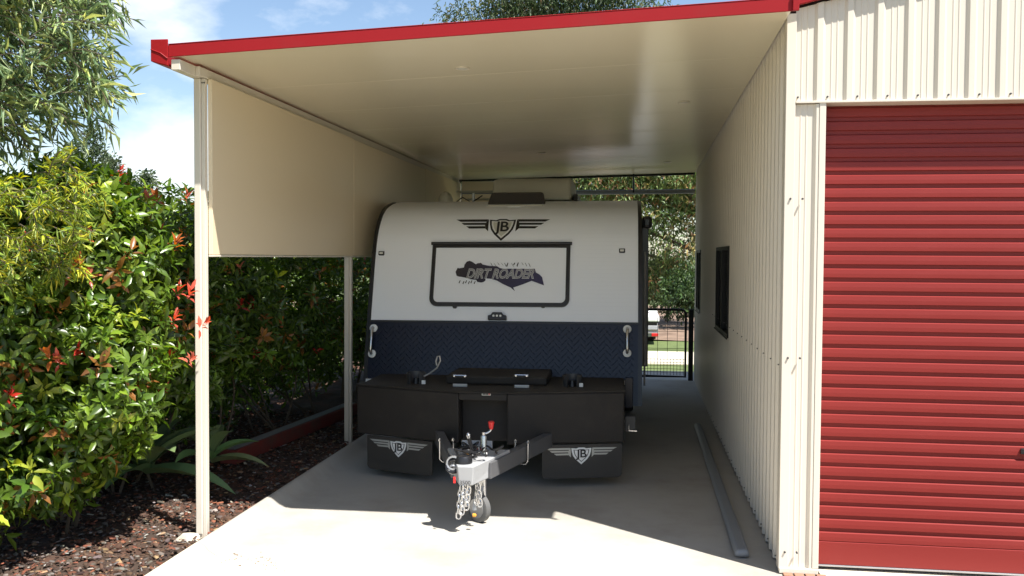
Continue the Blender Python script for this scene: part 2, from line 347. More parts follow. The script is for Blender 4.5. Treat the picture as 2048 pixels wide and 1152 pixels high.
# ------------------------------------------------------------------ carport
carport = tag(empty('carport', (-1.0, 9.0, 0)), 'cream carport with red fascia and gutter attached to the shed wall', 'carport')
YF, YR = 4.935, 13.0
cz = lambda x, y: (2.815 + (x + 2.63) / 3.4 * .155) - (y - YF) / (YR - YF) * (.02 + (x + 2.63) / 3.4 * .07)
xl, xr = -2.622, WX - .024
nseg = 8
for k in range(nseg):         # insulated roof panels side by side, seams running to the gutter
    ya = YF + (YR - YF) * k / nseg + .0007; yb = YF + (YR - YF) * (k + 1) / nseg - .0007
    lo = [(xl, ya, cz(xl, ya)), (xr, ya, cz(xr, ya)), (xr, yb, cz(xr, yb)), (xl, yb, cz(xl, yb))]
    MB().hexa(lo + [(p[0], p[1], p[2] + .062) for p in lo]).build('roof_panel', M['ceil'], carport, .0015, seg=1)
def along(name, m, x0, x1, y0, y1, dz0, dz1, bevel=.003):
    p = [(x0, y0), (x1, y0), (x1, y1), (x0, y1)]
    return MB().hexa([(a, b, cz(a, b) + dz0) for a, b in p] + [(a, b, cz(a, b) + dz1) for a, b in p]).build(name, m, carport, bevel)
along('fascia', M['red'], -2.629, WX - .005, YF - .012, YF - .002, -.002, .066, .002)
along('fascia_cap', M['red'], -2.629, WX - .005, YF - .014, YF + .05, .067, .071, .001)
box('fascia_end_stop', M['red'], carport, WX - .02, WX + .012, YF - .03, YF - .015, 2.965, 3.06, .003)
# gutter: open box channel along the low side with an end cap
g = MB(); gp = [(a + .028, b - .012) for a, b in [(-2.757, 2.80), (-2.662, 2.775), (-2.662, 2.79), (-2.745, 2.812), (-2.745, 2.905), (-2.725, 2.912), (-2.725, 2.922), (-2.757, 2.922)]]
g.prism([(a, b) for a, b in gp], lambda a, b: (a, YF - .004, b), lambda a, b: (a, YR, b)); gt = g.build('gutter', M['red'], carport, .002)
MB().prism([(-2.732, 2.790), (-2.632, 2.764), (-2.630, 2.912), (-2.732, 2.912)], lambda a, b: (a, YF - .016, b), lambda a, b: (a, YF - .006, b)).build('end_cap', M['red'], gt, .003)
MB().tube([(-2.730, YF - .018, 2.856), (-2.672, YF - .018, 2.834), (-2.63, YF - .018, 2.803)], .0035, 6).build('seam', M['red'], gt)
box('beam', M['cream'], carport, -2.620, -2.566, YF + .002, YR, 2.742, 2.803, .004)
box('beam', M['cream'], carport, -2.565, -2.54, 5.12, YR, 2.745, 2.801, .004)
for yy in (5.17, 7.98, 10.8, 12.9):
    p = box('post', M['cream'], carport, -2.604, -2.563, yy, yy + .05, .0, 2.741, .005)
    box('channel', M['cream'], p, -2.562, -2.541, yy + .012, yy + .05, .0, 2.741, .003)
    for zz in (2.715,):
        for dx in (.006, .018): MB().tube([(-2.560 + dx, yy + .004, zz), (-2.560 + dx, yy + .013, zz)], .004, 6).build('screw', M['dgrey'], p)
MB().add(*(lambda n: ([( -2.62 + .085 * math.cos(i * 6.283 / n) * random.uniform(.8, 1.2), 5.12 + .05 * math.sin(i * 6.283 / n) * random.uniform(.8, 1.2), .012) for i in range(n)] + [(-2.615 + .05 * math.cos(i * 6.283 / n), 5.12 + .03 * math.sin(i * 6.283 / n), .05) for i in range(n)], [tuple(range(n, 2 * n))] + [(i, (i + 1) % n, n + (i + 1) % n, n + i) for i in range(n)]))(14)).build('footing_lump', M['conc2'], carport, smooth=True)
for a, b, top in ((5.2205, 7.975, 2.743), (7.985, 10.77, 2.735), (10.78, 13.0, 2.743)):
    sp = box('side_panel', M['panel'], carport, -2.540, -2.514, a, b, 1.705, top, .002)
    box('edge_channel', M['cream'], sp, -2.5405, -2.509, a, b, 1.692, 1.703, .002)
for (px, py) in ((925, 136), (1083, 305), (1335, 324), (1368, 204)):
    d0 = ray(px, py); t = 3.0
    for _ in range(30):
        p = CP + d0 * t * .001; t += (cz(p.x, p.y) - p.z) / (d0.z * .001)
    p = CP + d0 * t * .001; zc = cz(p.x, p.y)
    dl = MB().tube([(p.x, p.y, zc - .006), (p.x, p.y, zc - .0006)], .045, 20).build('downlight', M['cream'], carport)
    MB().tube([(p.x, p.y, zc - .008), (p.x, p.y, zc - .0065)], .032, 20).build('lens', M['tan'], dl)
box('rear_infill', M['panel'], carport, -2.49, -.97, 12.93, 12.955, 2.36, 2.77, .002)
tube('rear_rail', M['dull'], carport, [(-2.5, 12.96, 2.60), (WX - .03, 12.96, 2.62)], .032, 14)
tube('rear_strut', M['black'], carport, [(-.08, 12.9, 2.60), (-.08, 12.9, 2.93)], .012, 8)
along('rear_trim', M['frame'], -2.62, WX - .03, 12.965, 12.995, -.03, -.002, .002)

# ------------------------------------------------------------------ caravan
van = tag(empty('caravan', (-1.155, 7.8, 0)), 'white and navy caravan with black front box parked under the carport', 'caravan')
van.rotation_euler = (0, -.0045, R(1.0))
VP = [(7.735, .44), (7.760, .58), (7.80, .78), (7.845, .97), (7.891, 1.141), (7.962, 1.39), (8.045, 1.669), (8.115, 1.85), (8.175, 1.945), (8.255, 2.03), (8.36, 2.105), (8.53, 2.172), (8.88, 2.232), (9.6, 2.27), (12.4, 2.285)]
def catmull(P, n=6):
    o = []; P = [np.array(p) for p in P]; Q = [2 * P[0] - P[1]] + P + [2 * P[-1] - P[-2]]
    for i in range(1, len(Q) - 2):
        for k in range(n):
            t = k / n; a, b, c, d_ = Q[i - 1:i + 3]
            o.append(.5 * (2 * b + (c - a) * t + (2 * a - 5 * b + 4 * c - d_) * t * t + (3 * b - a - 3 * c + d_) * t ** 3))
    o.append(P[-1]); return np.array(o)
VC = catmull(VP); VZ = VC[:, 1]; VY = VC[:, 0]
def vmap(x, z, off=0.0):
    y = np.interp(z, VZ, VY); a = np.interp(z - .01, VZ, VY); b = np.interp(z + .01, VZ, VY); n = Vector((0, -.02, b - a)).normalized()
    return Vector((x, y, z)) + n * off
def vpx(px, py):
    y = 8.0
    for _ in range(12): p = ony(px, py, y); y = float(np.interp(p.z, VZ, VY))
    return p.x, p.z
VX0, VX1, ZB = -2.33, .02, 1.141
def vbody(name, m, z0, z1, back, inset=0):
    idx = [i for i in range(len(VZ)) if z0 <= VZ[i] <= z1 and VY[i] <= back]
    pr = [(float(np.interp(z0, VZ, VY)), z0)] + [(VY[i], VZ[i]) for i in idx if z0 + .002 < VZ[i]]
    if z1 < 2: pr.append((float(np.interp(z1, VZ, VY)), z1))
    pr += [(back, pr[-1][1]), (back, z0)]
    return MB().prism(pr, lambda a, b: (VX0, a, b), lambda a, b: (VX1, a, b)).build(name, m, van, smooth=True)
def rib_mat():
    m = M['vwhite'].copy(); m.name = 'white_ribbed_cladding'; t = m.node_tree; b = t.nodes['Principled BSDF']
    co = t.nodes.new('ShaderNodeTexCoord'); wv = t.nodes.new('ShaderNodeTexWave'); wv.bands_direction = 'Z'; wv.inputs['Scale'].default_value = 9; wv.wave_profile = 'SAW'
    bp = t.nodes.new('ShaderNodeBump'); bp.inputs['Strength'].default_value = .22; bp.inputs['Distance'].default_value = .006
    t.links.new(co.outputs['Object'], wv.inputs[0]); t.links.new(wv.outputs['Fac'], bp.inputs['Height']); t.links.new(bp.outputs[0], b.inputs['Normal']); return m
M['vrib'] = rib_mat()
vbody('body', M['vrib'], ZB, 3, 12.4)
lower = vbody('lower_panel', M['navy'], .46, ZB - .002, 12.4)
# raised lozenges of the tread plate, joined: too small to pick apart
tp = MB(); row = 0; z = .50
while z < 1.12:
    x = VX0 + .05 + (row % 2) * .027; k = 0
    while x < VX1 - .05:
        s = 1 if (k + row) % 2 else -1; ux, uz = .7071, .7071 * s; ax, az = -uz, ux; Lh, Wh = .021, .0062
        P = [(-Lh, 0), (0, -Wh), (Lh, 0), (0, Wh)]; ring = [vmap(x + a * ux + b * ax, z + a * uz + b * az, -.0005) for a, b in P]; top = [vmap(x + .62 * a * ux + .5 * b * ax, z + .62 * a * uz + .5 * b * az, .0034) for a, b in P]
        tp.add(ring + top, [(4, 5, 6, 7)] + [(i, (i + 1) % 4, 4 + (i + 1) % 4, 4 + i) for i in range(4)]); x += .054; k += 1
    z += .027; row += 1
tag(tp.build('tread_pattern', M['navy'], lower), kind='stuff')
def decal(name, poly, m, parent, mp_, off, step=.03):
    bm = bmesh.new(); vs = [bm.verts.new((a, 0, b)) for a, b in poly]; bm.faces.new(vs); bmesh.ops.triangulate(bm, faces=bm.faces)
    zs = [b for a, b in poly]; c = min(zs) + step
    while step and c < max(zs):
        bmesh.ops.bisect_plane(bm, geom=bm.verts[:] + bm.edges[:] + bm.faces[:], plane_co=(0, 0, c), plane_no=(0, 0, 1)); c += step
    mb = MB(); bm.verts.index_update(); mb.add([mp_(v.co.x, v.co.z, off) for v in bm.verts], [[v.index for v in f.verts] for f in bm.faces]); bm.free()
    return mb.build(name, m, parent)
def text_mesh(name, body, m, parent, mp_, x0, x1, z0, z1, off, shear=0, embolden=0, spacing=1):
    cu = bpy.data.curves.new('t', 'FONT'); cu.body = body; cu.size = 1; cu.shear = shear; cu.offset = embolden; cu.resolution_u = 3; cu.space_character = spacing
    to = bpy.data.objects.new('t', cu); C.objects.link(to); bpy.context.view_layer.update()
    me = bpy.data.meshes.new_from_object(to.evaluated_get(bpy.context.evaluated_depsgraph_get())); bpy.data.objects.remove(to)
    A = np.array([v.co[:] for v in me.vertices]); lo = A.min(0); hi = A.max(0)
    # keep the box of the un-emboldened text so layers register
    mb = MB(); e = embolden
    fx = lambda a: x0 + (a - (lo[0] + e)) / (hi[0] - lo[0] - 2 * e) * (x1 - x0); fz = lambda a: z0 + (a - (lo[1] + e)) / (hi[1] - lo[1] - 2 * e) * (z1 - z0)
    bm = bmesh.new(); bm.from_mesh(me); nstep = 7
    for i in range(1, nstep):
        bmesh.ops.bisect_plane(bm, geom=bm.verts[:] + bm.edges[:] + bm.faces[:], plane_co=(0, lo[1] + (hi[1] - lo[1]) * i / nstep, 0), plane_no=(0, 1, 0))
    bm.verts.index_update(); mb.add([mp_(fx(v.co.x), fz(v.co.y), off) for v in bm.verts], [[v.index for v in f.verts] for f in bm.faces]); bm.free(); return mb.build(name, m, parent)
def emblem(parent, mp_, cx, ztop, width, base, dark):
    """winged shield with two letters; dark=True for dark print on white, else pale print on black"""
    K = width / 994.0; P = lambda pts: [(cx + (a - 626) * K, ztop - (b - 88) * K) for a, b in pts]; Mi = lambda pts: [(1252 - a, b) for a, b in pts][::-1]
    wing = M['print'] if dark else M['silver']; ringm = M['print'] if dark else M['white']
    em = decal('winged_emblem', P([(488, 97), (556, 103), (588, 90), (664, 90), (696, 103), (764, 97), (757, 150), (740, 203), (704, 252), (626, 320), (548, 252), (512, 203), (495, 150)]), ringm, parent, mp_, base)
    bars = [[(132, 95), (474, 93), (458, 119), (182, 119)], [(190, 132), (452, 131), (446, 153), (222, 153)], [(248, 168), (446, 167), (452, 191), (282, 192)], [(478, 94), (484, 222), (452, 192), (444, 150), (456, 118)]]
    for b in bars:
        for q in (b, Mi(b)): decal('feather', P(q), wing, em, mp_, base)
    sh = [(506, 110), (560, 116), (592, 104), (660, 104), (692, 116), (746, 110), (740, 152), (724, 198), (692, 240), (626, 298), (560, 240), (528, 198), (512, 152)]
    scl = lambda f: [(626 + (a - 626) * f, 185 + (b - 185) * f) for a, b in sh]
    decal('shield_ring', P(scl(.97 if dark else .90)), M['white'] if dark else M['print'], em, mp_, base + .0012)
    decal('shield_field', P(scl(.80)), M['tan'] if dark else M['white'], em, mp_, base + .0024)
    text_mesh('letters', 'JB', M['print'], em, mp_, cx - 74 * K, cx + 70 * K, ztop - 168 * K, ztop - 34 * K, base + .0036, 0, .02, .92)
    return em
ex0, ez0 = vpx(917, 438); ex1, _ = vpx(1105, 438)
emblem(van, vmap, (ex0 + ex1) / 2, ez0, ex1 - ex0, .0025, True)
# trims
def vstrip(name, m, x0, x1, z0, z1, o0, o1, n=24):
    zs = np.linspace(z0, z1, n) if n > 2 else [z0, z1]; mb = MB()
    for a, b in zip(zs, zs[1:]):
        pass
    vs = []; fs = []
    for zz in zs: vs += [vmap(x0, zz, o0), vmap(x1, zz, o0), vmap(x1, zz, o1), vmap(x0, zz, o1)]
    for i in range(len(zs) - 1):
        for j in range(4): fs.append((4 * i + j, 4 * i + (j + 1) % 4, 4 * i + 4 + (j + 1) % 4, 4 * i + 4 + j))
    fs += [(0, 1, 2, 3), tuple(4 * (len(zs) - 1) + j for j in range(4))]
    return mb.add(vs, fs).build(name, m, van, smooth=True)
vstrip('corner_moulding', M['black'], VX0 - .022, VX0 + .012, .46, 2.225, -.03, .009, 60)
vstrip('corner_moulding', M['black'], VX1 - .012, VX1 + .022, .46, 2.225, -.03, .009, 60)
vstrip('belt_trim', M['black'], VX0 + .013, VX1 - .013, ZB - .012, ZB + .006, -.004, .008, 3)
# front window hatch
hx0, hz1 = vpx(867, 489); hx1, _ = vpx(1144, 489); hxb0, hz0 = vpx(864, 612); hx0 = (hx0 + hxb0) / 2
def rrect(x0, x1, z0, z1, r, n=6):
    p = [(x0, z1), (x1, z1)]
    for cx, cz_, a0 in ((x1 - r, z0 + r, 0), (x0 + r, z0 + r, -90)):
        for i in range(n + 1): a = R(a0 - 90 * i / n); p.append((cx + r * math.cos(a), cz_ + r * math.sin(a)))
    return p
hatch = MB().prism(rrect(hx0 + .02, hx1 - .02, hz0 + .02, hz1 - .02, .04), lambda a, b: vmap(a, b, .001), lambda a, b: vmap(a, b, .014)).build('window_hatch', M['vwhite'], van)
o_, i_ = rrect(hx0, hx1, hz0, hz1, .065), rrect(hx0 + .034, hx1 - .034, hz0 + .034, hz1 - .032, .042); n = len(o_); mb = MB()
mb.add([vmap(a, b, .001) for a, b in o_] + [vmap(a, b, .024) for a, b in o_] + [vmap(a, b, .024) for a, b in i_] + [vmap(a, b, .010) for a, b in i_],
       [(k * n + i, k * n + (i + 1) % n, (k + 1) * n + (i + 1) % n, (k + 1) * n + i) for k in range(3) for i in range(n)])
mb.build('hatch_frame', M['black'], hatch, .004)
MB().tube([vmap(hx0 - .012, hz1 + .004, .02), vmap(hx1 + .014, hz1 + .004, .02)], .014, 10).build('hinge_rail', M['black'], hatch, smooth=True)
for px in (912, 1088):
    cx, czz = vpx(px, 614); MB().prism([(cx - .025, czz + .01), (cx + .025, czz + .01), (cx + .012, czz - .012), (cx - .012, czz - .012)], lambda a, b: vmap(a, b, .0), lambda a, b: vmap(a, b, .022)).build('catch', M['black'], hatch, .003)
zz6 = lambda a, b: vpx(890 + a / 5.236, 420 + b / 5.236)
spl = [(128, 650), (150, 608), (165, 614), (215, 606), (222, 575), (245, 545), (275, 536), (300, 545), (308, 582), (340, 572), (360, 562), (395, 558), (410, 575), (480, 590), (560, 594), (590, 612), (620, 620), (955, 622), (965, 660), (1000, 680), (1030, 710), (1050, 797), (985, 772), (920, 748), (838, 735), (845, 765), (825, 785), (760, 800), (728, 817), (745, 855), (700, 817), (670, 795), (620, 780), (560, 745), (500, 725), (440, 720), (438, 742), (420, 757), (390, 763), (352, 755), (343, 735), (280, 728), (240, 714), (200, 705), (160, 700), (138, 690)]
sp_ = decal('splash_graphic', [zz6(*p) for p in spl], M['splat'], hatch, vmap, .0155, .05)
random.seed(3)
for i in range(12):
    a = 492 + i * 36; b = 556 + random.uniform(-4, 6); hgt = random.uniform(30, 48); lean = random.choice((-16, 14, 20))
    decal('splash_fleck', [zz6(a, b), zz6(a + 7, b + 6), zz6(a + lean + 10, b + hgt), zz6(a + lean, b + hgt * .8)], M['print'], sp_, vmap, .0158, 0)
for i, a in enumerate((165, 205, 232, 262, 288, 322)):
    b = 738 + (i % 2) * 8; decal('splash_fleck', [zz6(a + 8, b), zz6(a + 14, b + 3), zz6(a + 2, b + 34), zz6(a - 6, b + 26)], M['print'], sp_, vmap, .0158, 0)
decal('splash_fleck', [zz6(853, 762), zz6(862, 750), zz6(874, 756), zz6(868, 768)], M['print'], sp_, vmap, .0158, 0)
tx0, tz0 = zz6(240, 716); tx1, tz1 = zz6(945, 626)
text_mesh('lettering', 'DIRT ROADER', M['white'], sp_, vmap, tx0, tx1, tz0, tz1, .0172, .32, .035, .98)
text_mesh('lettering', 'DIRT ROADER', M['splat'], sp_, vmap, tx0, tx1, tz0, tz1, .0186, .32, .008, .98)
text_mesh('lettering', 'DIRT ROADER', M['silver'], sp_, vmap, tx0, tx1, tz0, tz1, .0200, .32, -.022, .98)
# marker lamps
def lamp(px, py, wd, ht, fm, lm):
    cx, czz = vpx(px, py); f = MB().prism(rrect(cx - wd / 2, cx + wd / 2, czz - ht / 2, czz + ht / 2, ht * .25), lambda a, b: vmap(a, b, -.002), lambda a, b: vmap(a, b, .012)).build('marker_lamp', fm, van, .003)
    MB().prism(rrect(cx - wd * .32, cx + wd * .32, czz - ht * .26, czz + ht * .26, ht * .1), lambda a, b: vmap(a, b, .0125), lambda a, b: vmap(a, b, .017)).build('lens', lm, f, .002)
lamp(767, 506, .052, .036, M['black'], M['lens']); lamp(1247, 503, .052, .036, M['black'], M['lens'])
lamp(741, 760, .066, .036, M['white'], M['lens']); lamp(1257, 768, .066, .036, M['white'], M['lens'])
cx, czz = vpx(997, 634)
cb = MB().prism([(cx - .08, czz - .03), (cx + .08, czz - .03), (cx + .08, czz + .005), (cx + .055, czz + .01), (cx + .04, czz + .032), (cx - .04, czz + .032), (cx - .055, czz + .01), (cx - .08, czz + .005)], lambda a, b: vmap(a, b, .0), lambda a, b: vmap(a, b, .05)).build('work_lamp', M['black'], van, .004)
for dx in (-.03, 0, .03): MB().tube([vmap(cx + dx, czz, .051), vmap(cx + dx, czz, .055)], .010, 10).build('lens', M['lens'], cb)
# grab handles
for hx, za, zb in ((750, 655, 706), (1256, 660, 708)):
    x_, z_a = vpx(hx, za); _, z_b = vpx(hx, zb)
    gh = MB().tube([vmap(x_, z_a, .0), vmap(x_, z_a, .03), vmap(x_, z_a - .008, .05), vmap(x_, z_a - .03, .062), vmap(x_, z_b + .03, .062), vmap(x_, z_b + .008, .05), vmap(x_, z_b, .03), vmap(x_, z_b, 0)], .0125, 12).build('grab_handle', M['chrome'], van, smooth=True)
    for zz in (z_a, z_b): MB().tube([vmap(x_, zz, .0005), vmap(x_, zz, .012), vmap(x_, zz, .016)], [.036, .034, .022], 20).build('flange', M['white'], gh, smooth=True)
# side awning and roof equipment
for yy in (8.36, 11.9):
    aw = box('awning_arm', M['black'], van, VX1 + .025, VX1 + .085, yy, yy + .05, .72, 2.02, .006)
box('awning_roll', M['black'], van, VX1 + .024, VX1 + .115, 8.30, 12.0, 1.96, 2.07, .03)
MB().tube([(VX1 + .055, 8.34, .55), (VX1 + .055, 8.34, 1.75)], .009, 8).build('side_rail', M['alu'], van, smooth=True)
ac = MB().prism([(9.05, 2.262), (9.09, 2.40), (9.16, 2.475), (9.35, 2.50), (9.95, 2.49), (10.1, 2.42), (10.15, 2.27)], lambda a, b: (-1.41, a, b), lambda a, b: (-.63, a, b)).build('air_conditioner', M['acgrey'], van, .03, smooth=True, seg=3)
MB().prism([(9.15, 2.262), (9.2, 2.33), (9.9, 2.33), (9.95, 2.27)], lambda a, b: (-.615, a, b), lambda a, b: (-.57, a, b)).build('end_grille', M['dgrey'], ac, .01)
hv = MB().hexa([(-1.40, 8.62, 2.19), (-.84, 8.62, 2.19), (-.88, 9.0, 2.24), (-1.36, 9.0, 2.24), (-1.37, 8.72, 2.315), (-.87, 8.72, 2.315), (-.90, 8.98, 2.335), (-1.34, 8.98, 2.335)]).build('roof_hatch', M['dome'], van, .02, smooth=True, seg=3)
box('hatch_base', M['acgrey'], hv, -1.39, -.86, 8.55, 8.62, 2.165, 2.19, .004)
box('latch', M['white'], hv, -1.19, -1.05, 8.50, 8.545, 2.155, 2.172, .003)
vd = MB().tube([(-1.93, 9.35, 2.24), (-1.93, 9.35, 2.30), (-1.93, 9.35, 2.345), (-1.93, 9.35, 2.37)], [.075, .075, .055, .02], 18).build('roof_vent', M['acgrey'], van, smooth=True)
for zz, yy in ((2.40, 9.9), (2.36, 10.6)): box('roof_rack_bar', M['acgrey'], van, -1.92, -1.3, yy, yy + .04, zz, zz + .022, .004)
for xx in (-1.75, -1.4): box('rack_foot', M['alu'], van, xx, xx + .03, 9.905, 9.935, 2.26, 2.399, .003)
MB().tube([(-1.86, 9.42, 2.25), (-1.80, 9.6, 2.33), (-1.72, 9.7, 2.28), (-1.62, 9.8, 2.36)], .006, 6).build('cable', M['black'], van, smooth=True)
# wheels
for xa, xb in ((-2.30, -2.09), (-.20, .00)):
    wh = MB(); prw = [(.19, xa + .03), (.27, xa + .01), (.345, xa), (.36, xa + .02), (.36, xb - .02), (.345, xb), (.27, xb - .01), (.19, xb - .03)]; n = 28
    vs = [(a, 10.3 + r_ * math.cos(6.2832 * i / n), .362 + r_ * math.sin(6.2832 * i / n)) for i in range(n) for r_, a in prw]; k = len(prw)
    fs = [(i * k + j, i * k + (j + 1) % k, ((i + 1) % n) * k + (j + 1) % k, ((i + 1) % n) * k + j) for i in range(n) for j in range(k)]
    wo = wh.add(vs, fs).build('wheel', M['tyre'], van, smooth=True); MB().tube([(xa + .05, 10.3, .362), (xb - .045, 10.3, .362)], .192, 24).build('rim', M['alu'], wo)
box('chassis', M['dgrey'], van, -1.95, -.35, 7.75, 12.3, .40, .455, .004)
# front storage box: swept wings, recessed centre, lip on top
BX = [-2.178, -1.318, -.958, -.107]; BY = [6.97, 6.66, 6.66, 6.86]; Z0, Z1 = .325, .70
sb = MB().prism([(BX[0], BY[0]), (BX[1], BY[1]), (BX[1], 7.70), (BX[0], 7.70)], lambda a, b: (a, b, Z0 + .0), lambda a, b: (a, b, Z1)).build('storage_box', M['stone'], van, .012)
MB().prism([(BX[2], BY[2]), (BX[3], BY[3]), (BX[3], 7.70), (BX[2], 7.70)], lambda a, b: (a, b, Z0), lambda a, b: (a, b, Z1)).build('storage_box', M['stone'], van, .012)
box('recess_back', M['stone'], sb, BX[1] + .003, BX[2] - .003, 6.80, 7.7, Z0, .648, .004)
box('recess_top', M['stone'], sb, BX[1] + .003, BX[2] - .003, 6.663, 7.7, .649, Z1 - .001, .004)
MB().prism([(BX[0] - .006, BY[0] - .006), (BX[1], BY[1] - .008), (BX[2], BY[2] - .008), (BX[3] + .006, BY[3] - .006), (BX[3] + .006, 7.1), (BX[0] - .006, 7.1)], lambda a, b: (a, b, Z1 + .001), lambda a, b: (a, b, Z1 + .012)).build('box_lip', M['stone'], sb, .004)
lid = MB().box(-1.49, -.70, 7.06, 7.6, Z1 + .013, Z1 + .075).build('lid', M['stone'], sb, .012)
for px, yy in ((917, 7.01), (1040, 7.01)):
    p = ony(px, 752, yy); q = ony(px, 769, 6.9)
    lt = box('latch', M['chrome'], lid, p.x - .055, p.x + .055, 6.998, 7.018, p.z - .012, p.z + .013, .008); box('latch_slot', M['print'], lt, p.x - .035, p.x + .035, 6.994, 6.9975, p.z - .005, p.z + .006, .001)
    box('catch_plate', M['alu'], lid, q.x - .056, q.x + .056, 6.895, 6.91, Z1 + .013, Z1 + .036, .003)
p = ony(968, 788, 6.66); bd = box('badge', M['tan'], sb, p.x - .033, p.x + .033, 6.655, 6.6595, p.z - .011, p.z + .011, .002)
for k in range(4): box('badge_mark', M['print'], bd, p.x - .026 + k * .011, p.x - .018 + k * .011, 6.6535, 6.6545, p.z - .006, p.z + .006, 0)
box('badge_mark', M['redp'], bd, p.x + .018, p.x + .027, 6.6535, 6.6545, p.z - .006, p.z + .006, 0)
for px in (831, 1142):      # gas bottle collars
    c = ony(px, 760, 7.05); zc = Z1 + .012
    gc = MB(); n = 22; a0 = R(-60); a1 = R(240); vs = []; 
    for i in range(n + 1):
        a = a0 + (a1 - a0) * i / n + R(0)
        for r_, zq in ((.072, zc), (.076, zc + .085), (.070, zc + .089), (.066, zc)): vs.append((c.x + r_ * math.cos(a), 7.05 + r_ * math.sin(a), zq))
    fs = [(4 * i + j, 4 * i + (j + 1) % 4, 4 * i + 4 + (j + 1) % 4, 4 * i + 4 + j) for i in range(n) for j in range(4)] + [(0, 1, 2, 3), (4 * n, 4 * n + 1, 4 * n + 2, 4 * n + 3)]
    gco = gc.add(vs, fs).build('gas_collar', M['dgrey'], van, smooth=True); MB().tube([(c.x, 7.05, zc), (c.x, 7.05, zc + .045)], [.03, .022], 12).build('gas_valve', M['print'], gco)
    box('valve_label', M['white'], gco, c.x + .055, c.x + .085, 6.985, 6.99, zc + .004, zc + .034, .002)
c = ony(831, 760, 7.05)
MB().tube([(c.x + .07, 7.0, .775), (c.x + .12, 7.0, .80), (c.x + .175, 7.0, .845), (c.x + .20, 7.0, .90), (c.x + .195, 7.0, .935), (c.x + .175, 7.0, .93), (c.x + .165, 7.0, .89), (c.x + .172, 7.0, .862)], .0065, 8).build('hose_hook', M['alu'], van, smooth=True)
# mud flaps following the swept box
def flap(xa, xb, za, zb):
    fy = lambda x: float(np.interp(x, BX, BY)) + .015
    n_ = Vector((fy(xb) - fy(xa), -(xb - xa), 0)).normalized(); ln = math.hypot(xb - xa, fy(xb) - fy(xa))
    def m_(u, z, off=0): t = u / ln; return Vector((xa + (xb - xa) * t, fy(xa) + (fy(xb) - fy(xa)) * t, z)) + n_ * off
    f = MB().prism(rrect(0, ln, zb, za, .035), lambda a, b: m_(a, b, 0), lambda a, b: m_(a, b, .010)).build('mud_flap', M['rubber'], van, .002)
    emblem(f, m_, ln * .49, za - .022, ln * .90, .0112, False)
flap(-2.085, -1.53, .318, .058); flap(-.71, -.125, .318, .066)
# drawbar
DXc = -1.07
for s in (-1, 1):
    a = Vector((DXc + s * .10, 5.72, 0)); b = Vector((DXc + s * .70, 7.72, 0)); d_ = (b - a).normalized(); n_ = Vector((d_.y, -d_.x, 0)) * .03
    P = [a - n_, a + n_, b + n_, b - n_]
    MB().hexa([(p.x, p.y, .30) for p in P] + [(p.x, p.y, .405) for p in P]).build('drawbar_beam', M['arm'], van, .005)
    for t in (.27,):    # u bolts hanging from the beams
        q = a + (b - a) * t; e = Vector((d_.y, -d_.x, 0)) * .047
        ub = MB().tube([q + e + Vector((0, 0, .445)), q + e + Vector((0, 0, .30)), q + e * .6 + Vector((0, 0, .28)), q - e * .6 + Vector((0, 0, .28)), q - e + Vector((0, 0, .30)), q - e + Vector((0, 0, .445))], .0055, 8).build('u_bolt', M['chrome'], van, smooth=True)
        for sg in (-1, 1): MB().tube([q + e * sg + Vector((0, 0, .425)), q + e * sg + Vector((0, 0, .44))], .011, 6).build('nut', M['chrome'], ub)
cp = [(DXc - .05, 5.50), (DXc + .05, 5.50), (DXc + .21, 6.03), (DXc - .21, 6.03)]
cpl = MB().hexa([(cp[0][0] + .008, 5.515, .305), (cp[1][0] - .008, 5.515, .305), (cp[2][0], 6.03, .30), (cp[3][0], 6.03, .30)] + [(a, b, .425) for a, b in cp]).build('coupling_block', M['grey'], van, .006)
box('rating_plate', M['print'], cpl, DXc + .115, DXc + .16, 5.80, 5.86, .4255, .427, 0) if False else None
u1 = Vector((cp[1][0], cp[1][1], 0)); u2 = Vector((cp[2][0], cp[2][1], 0)); ud = (u2 - u1).normalized(); un = Vector((ud.y, -ud.x, 0))
pl = [u1 + (u2 - u1) * .46, u1 + (u2 - u1) * .64]
MB().hexa([pl[0] + Vector((0, 0, .372)), pl[1] + Vector((0, 0, .372)), pl[1] + un * .003 + Vector((0, 0, .372)), pl[0] + un * .003 + Vector((0, 0, .372)), pl[0] + Vector((0, 0, .405)), pl[1] + Vector((0, 0, .405)), pl[1] + un * .003 + Vector((0, 0, .405)), pl[0] + un * .003 + Vector((0, 0, .405))]).build('rating_plate', M['print'], cpl)
text_mesh('stamped_number', '3500', M['print'], cpl, lambda a, b, o: Vector((a, 5.5005 + (.425 - b) * .125 - .0035 - o, b)), DXc - .036, DXc + .03, .312, .336, .001, 0, 0, 1)
box('clamp_plate', M['grey'], cpl, DXc - .11, DXc + .095, 6.0, 6.012, .4255, .485, .004)
MB().tube([(DXc - .028, 5.60, .425), (DXc - .028, 5.60, .452), (DXc - .028, 5.60, .47), (DXc - .028, 5.60, .475)], [.055, .055, .046, .02], 22).build('hitch_head', M['black'], cpl, smooth=True)
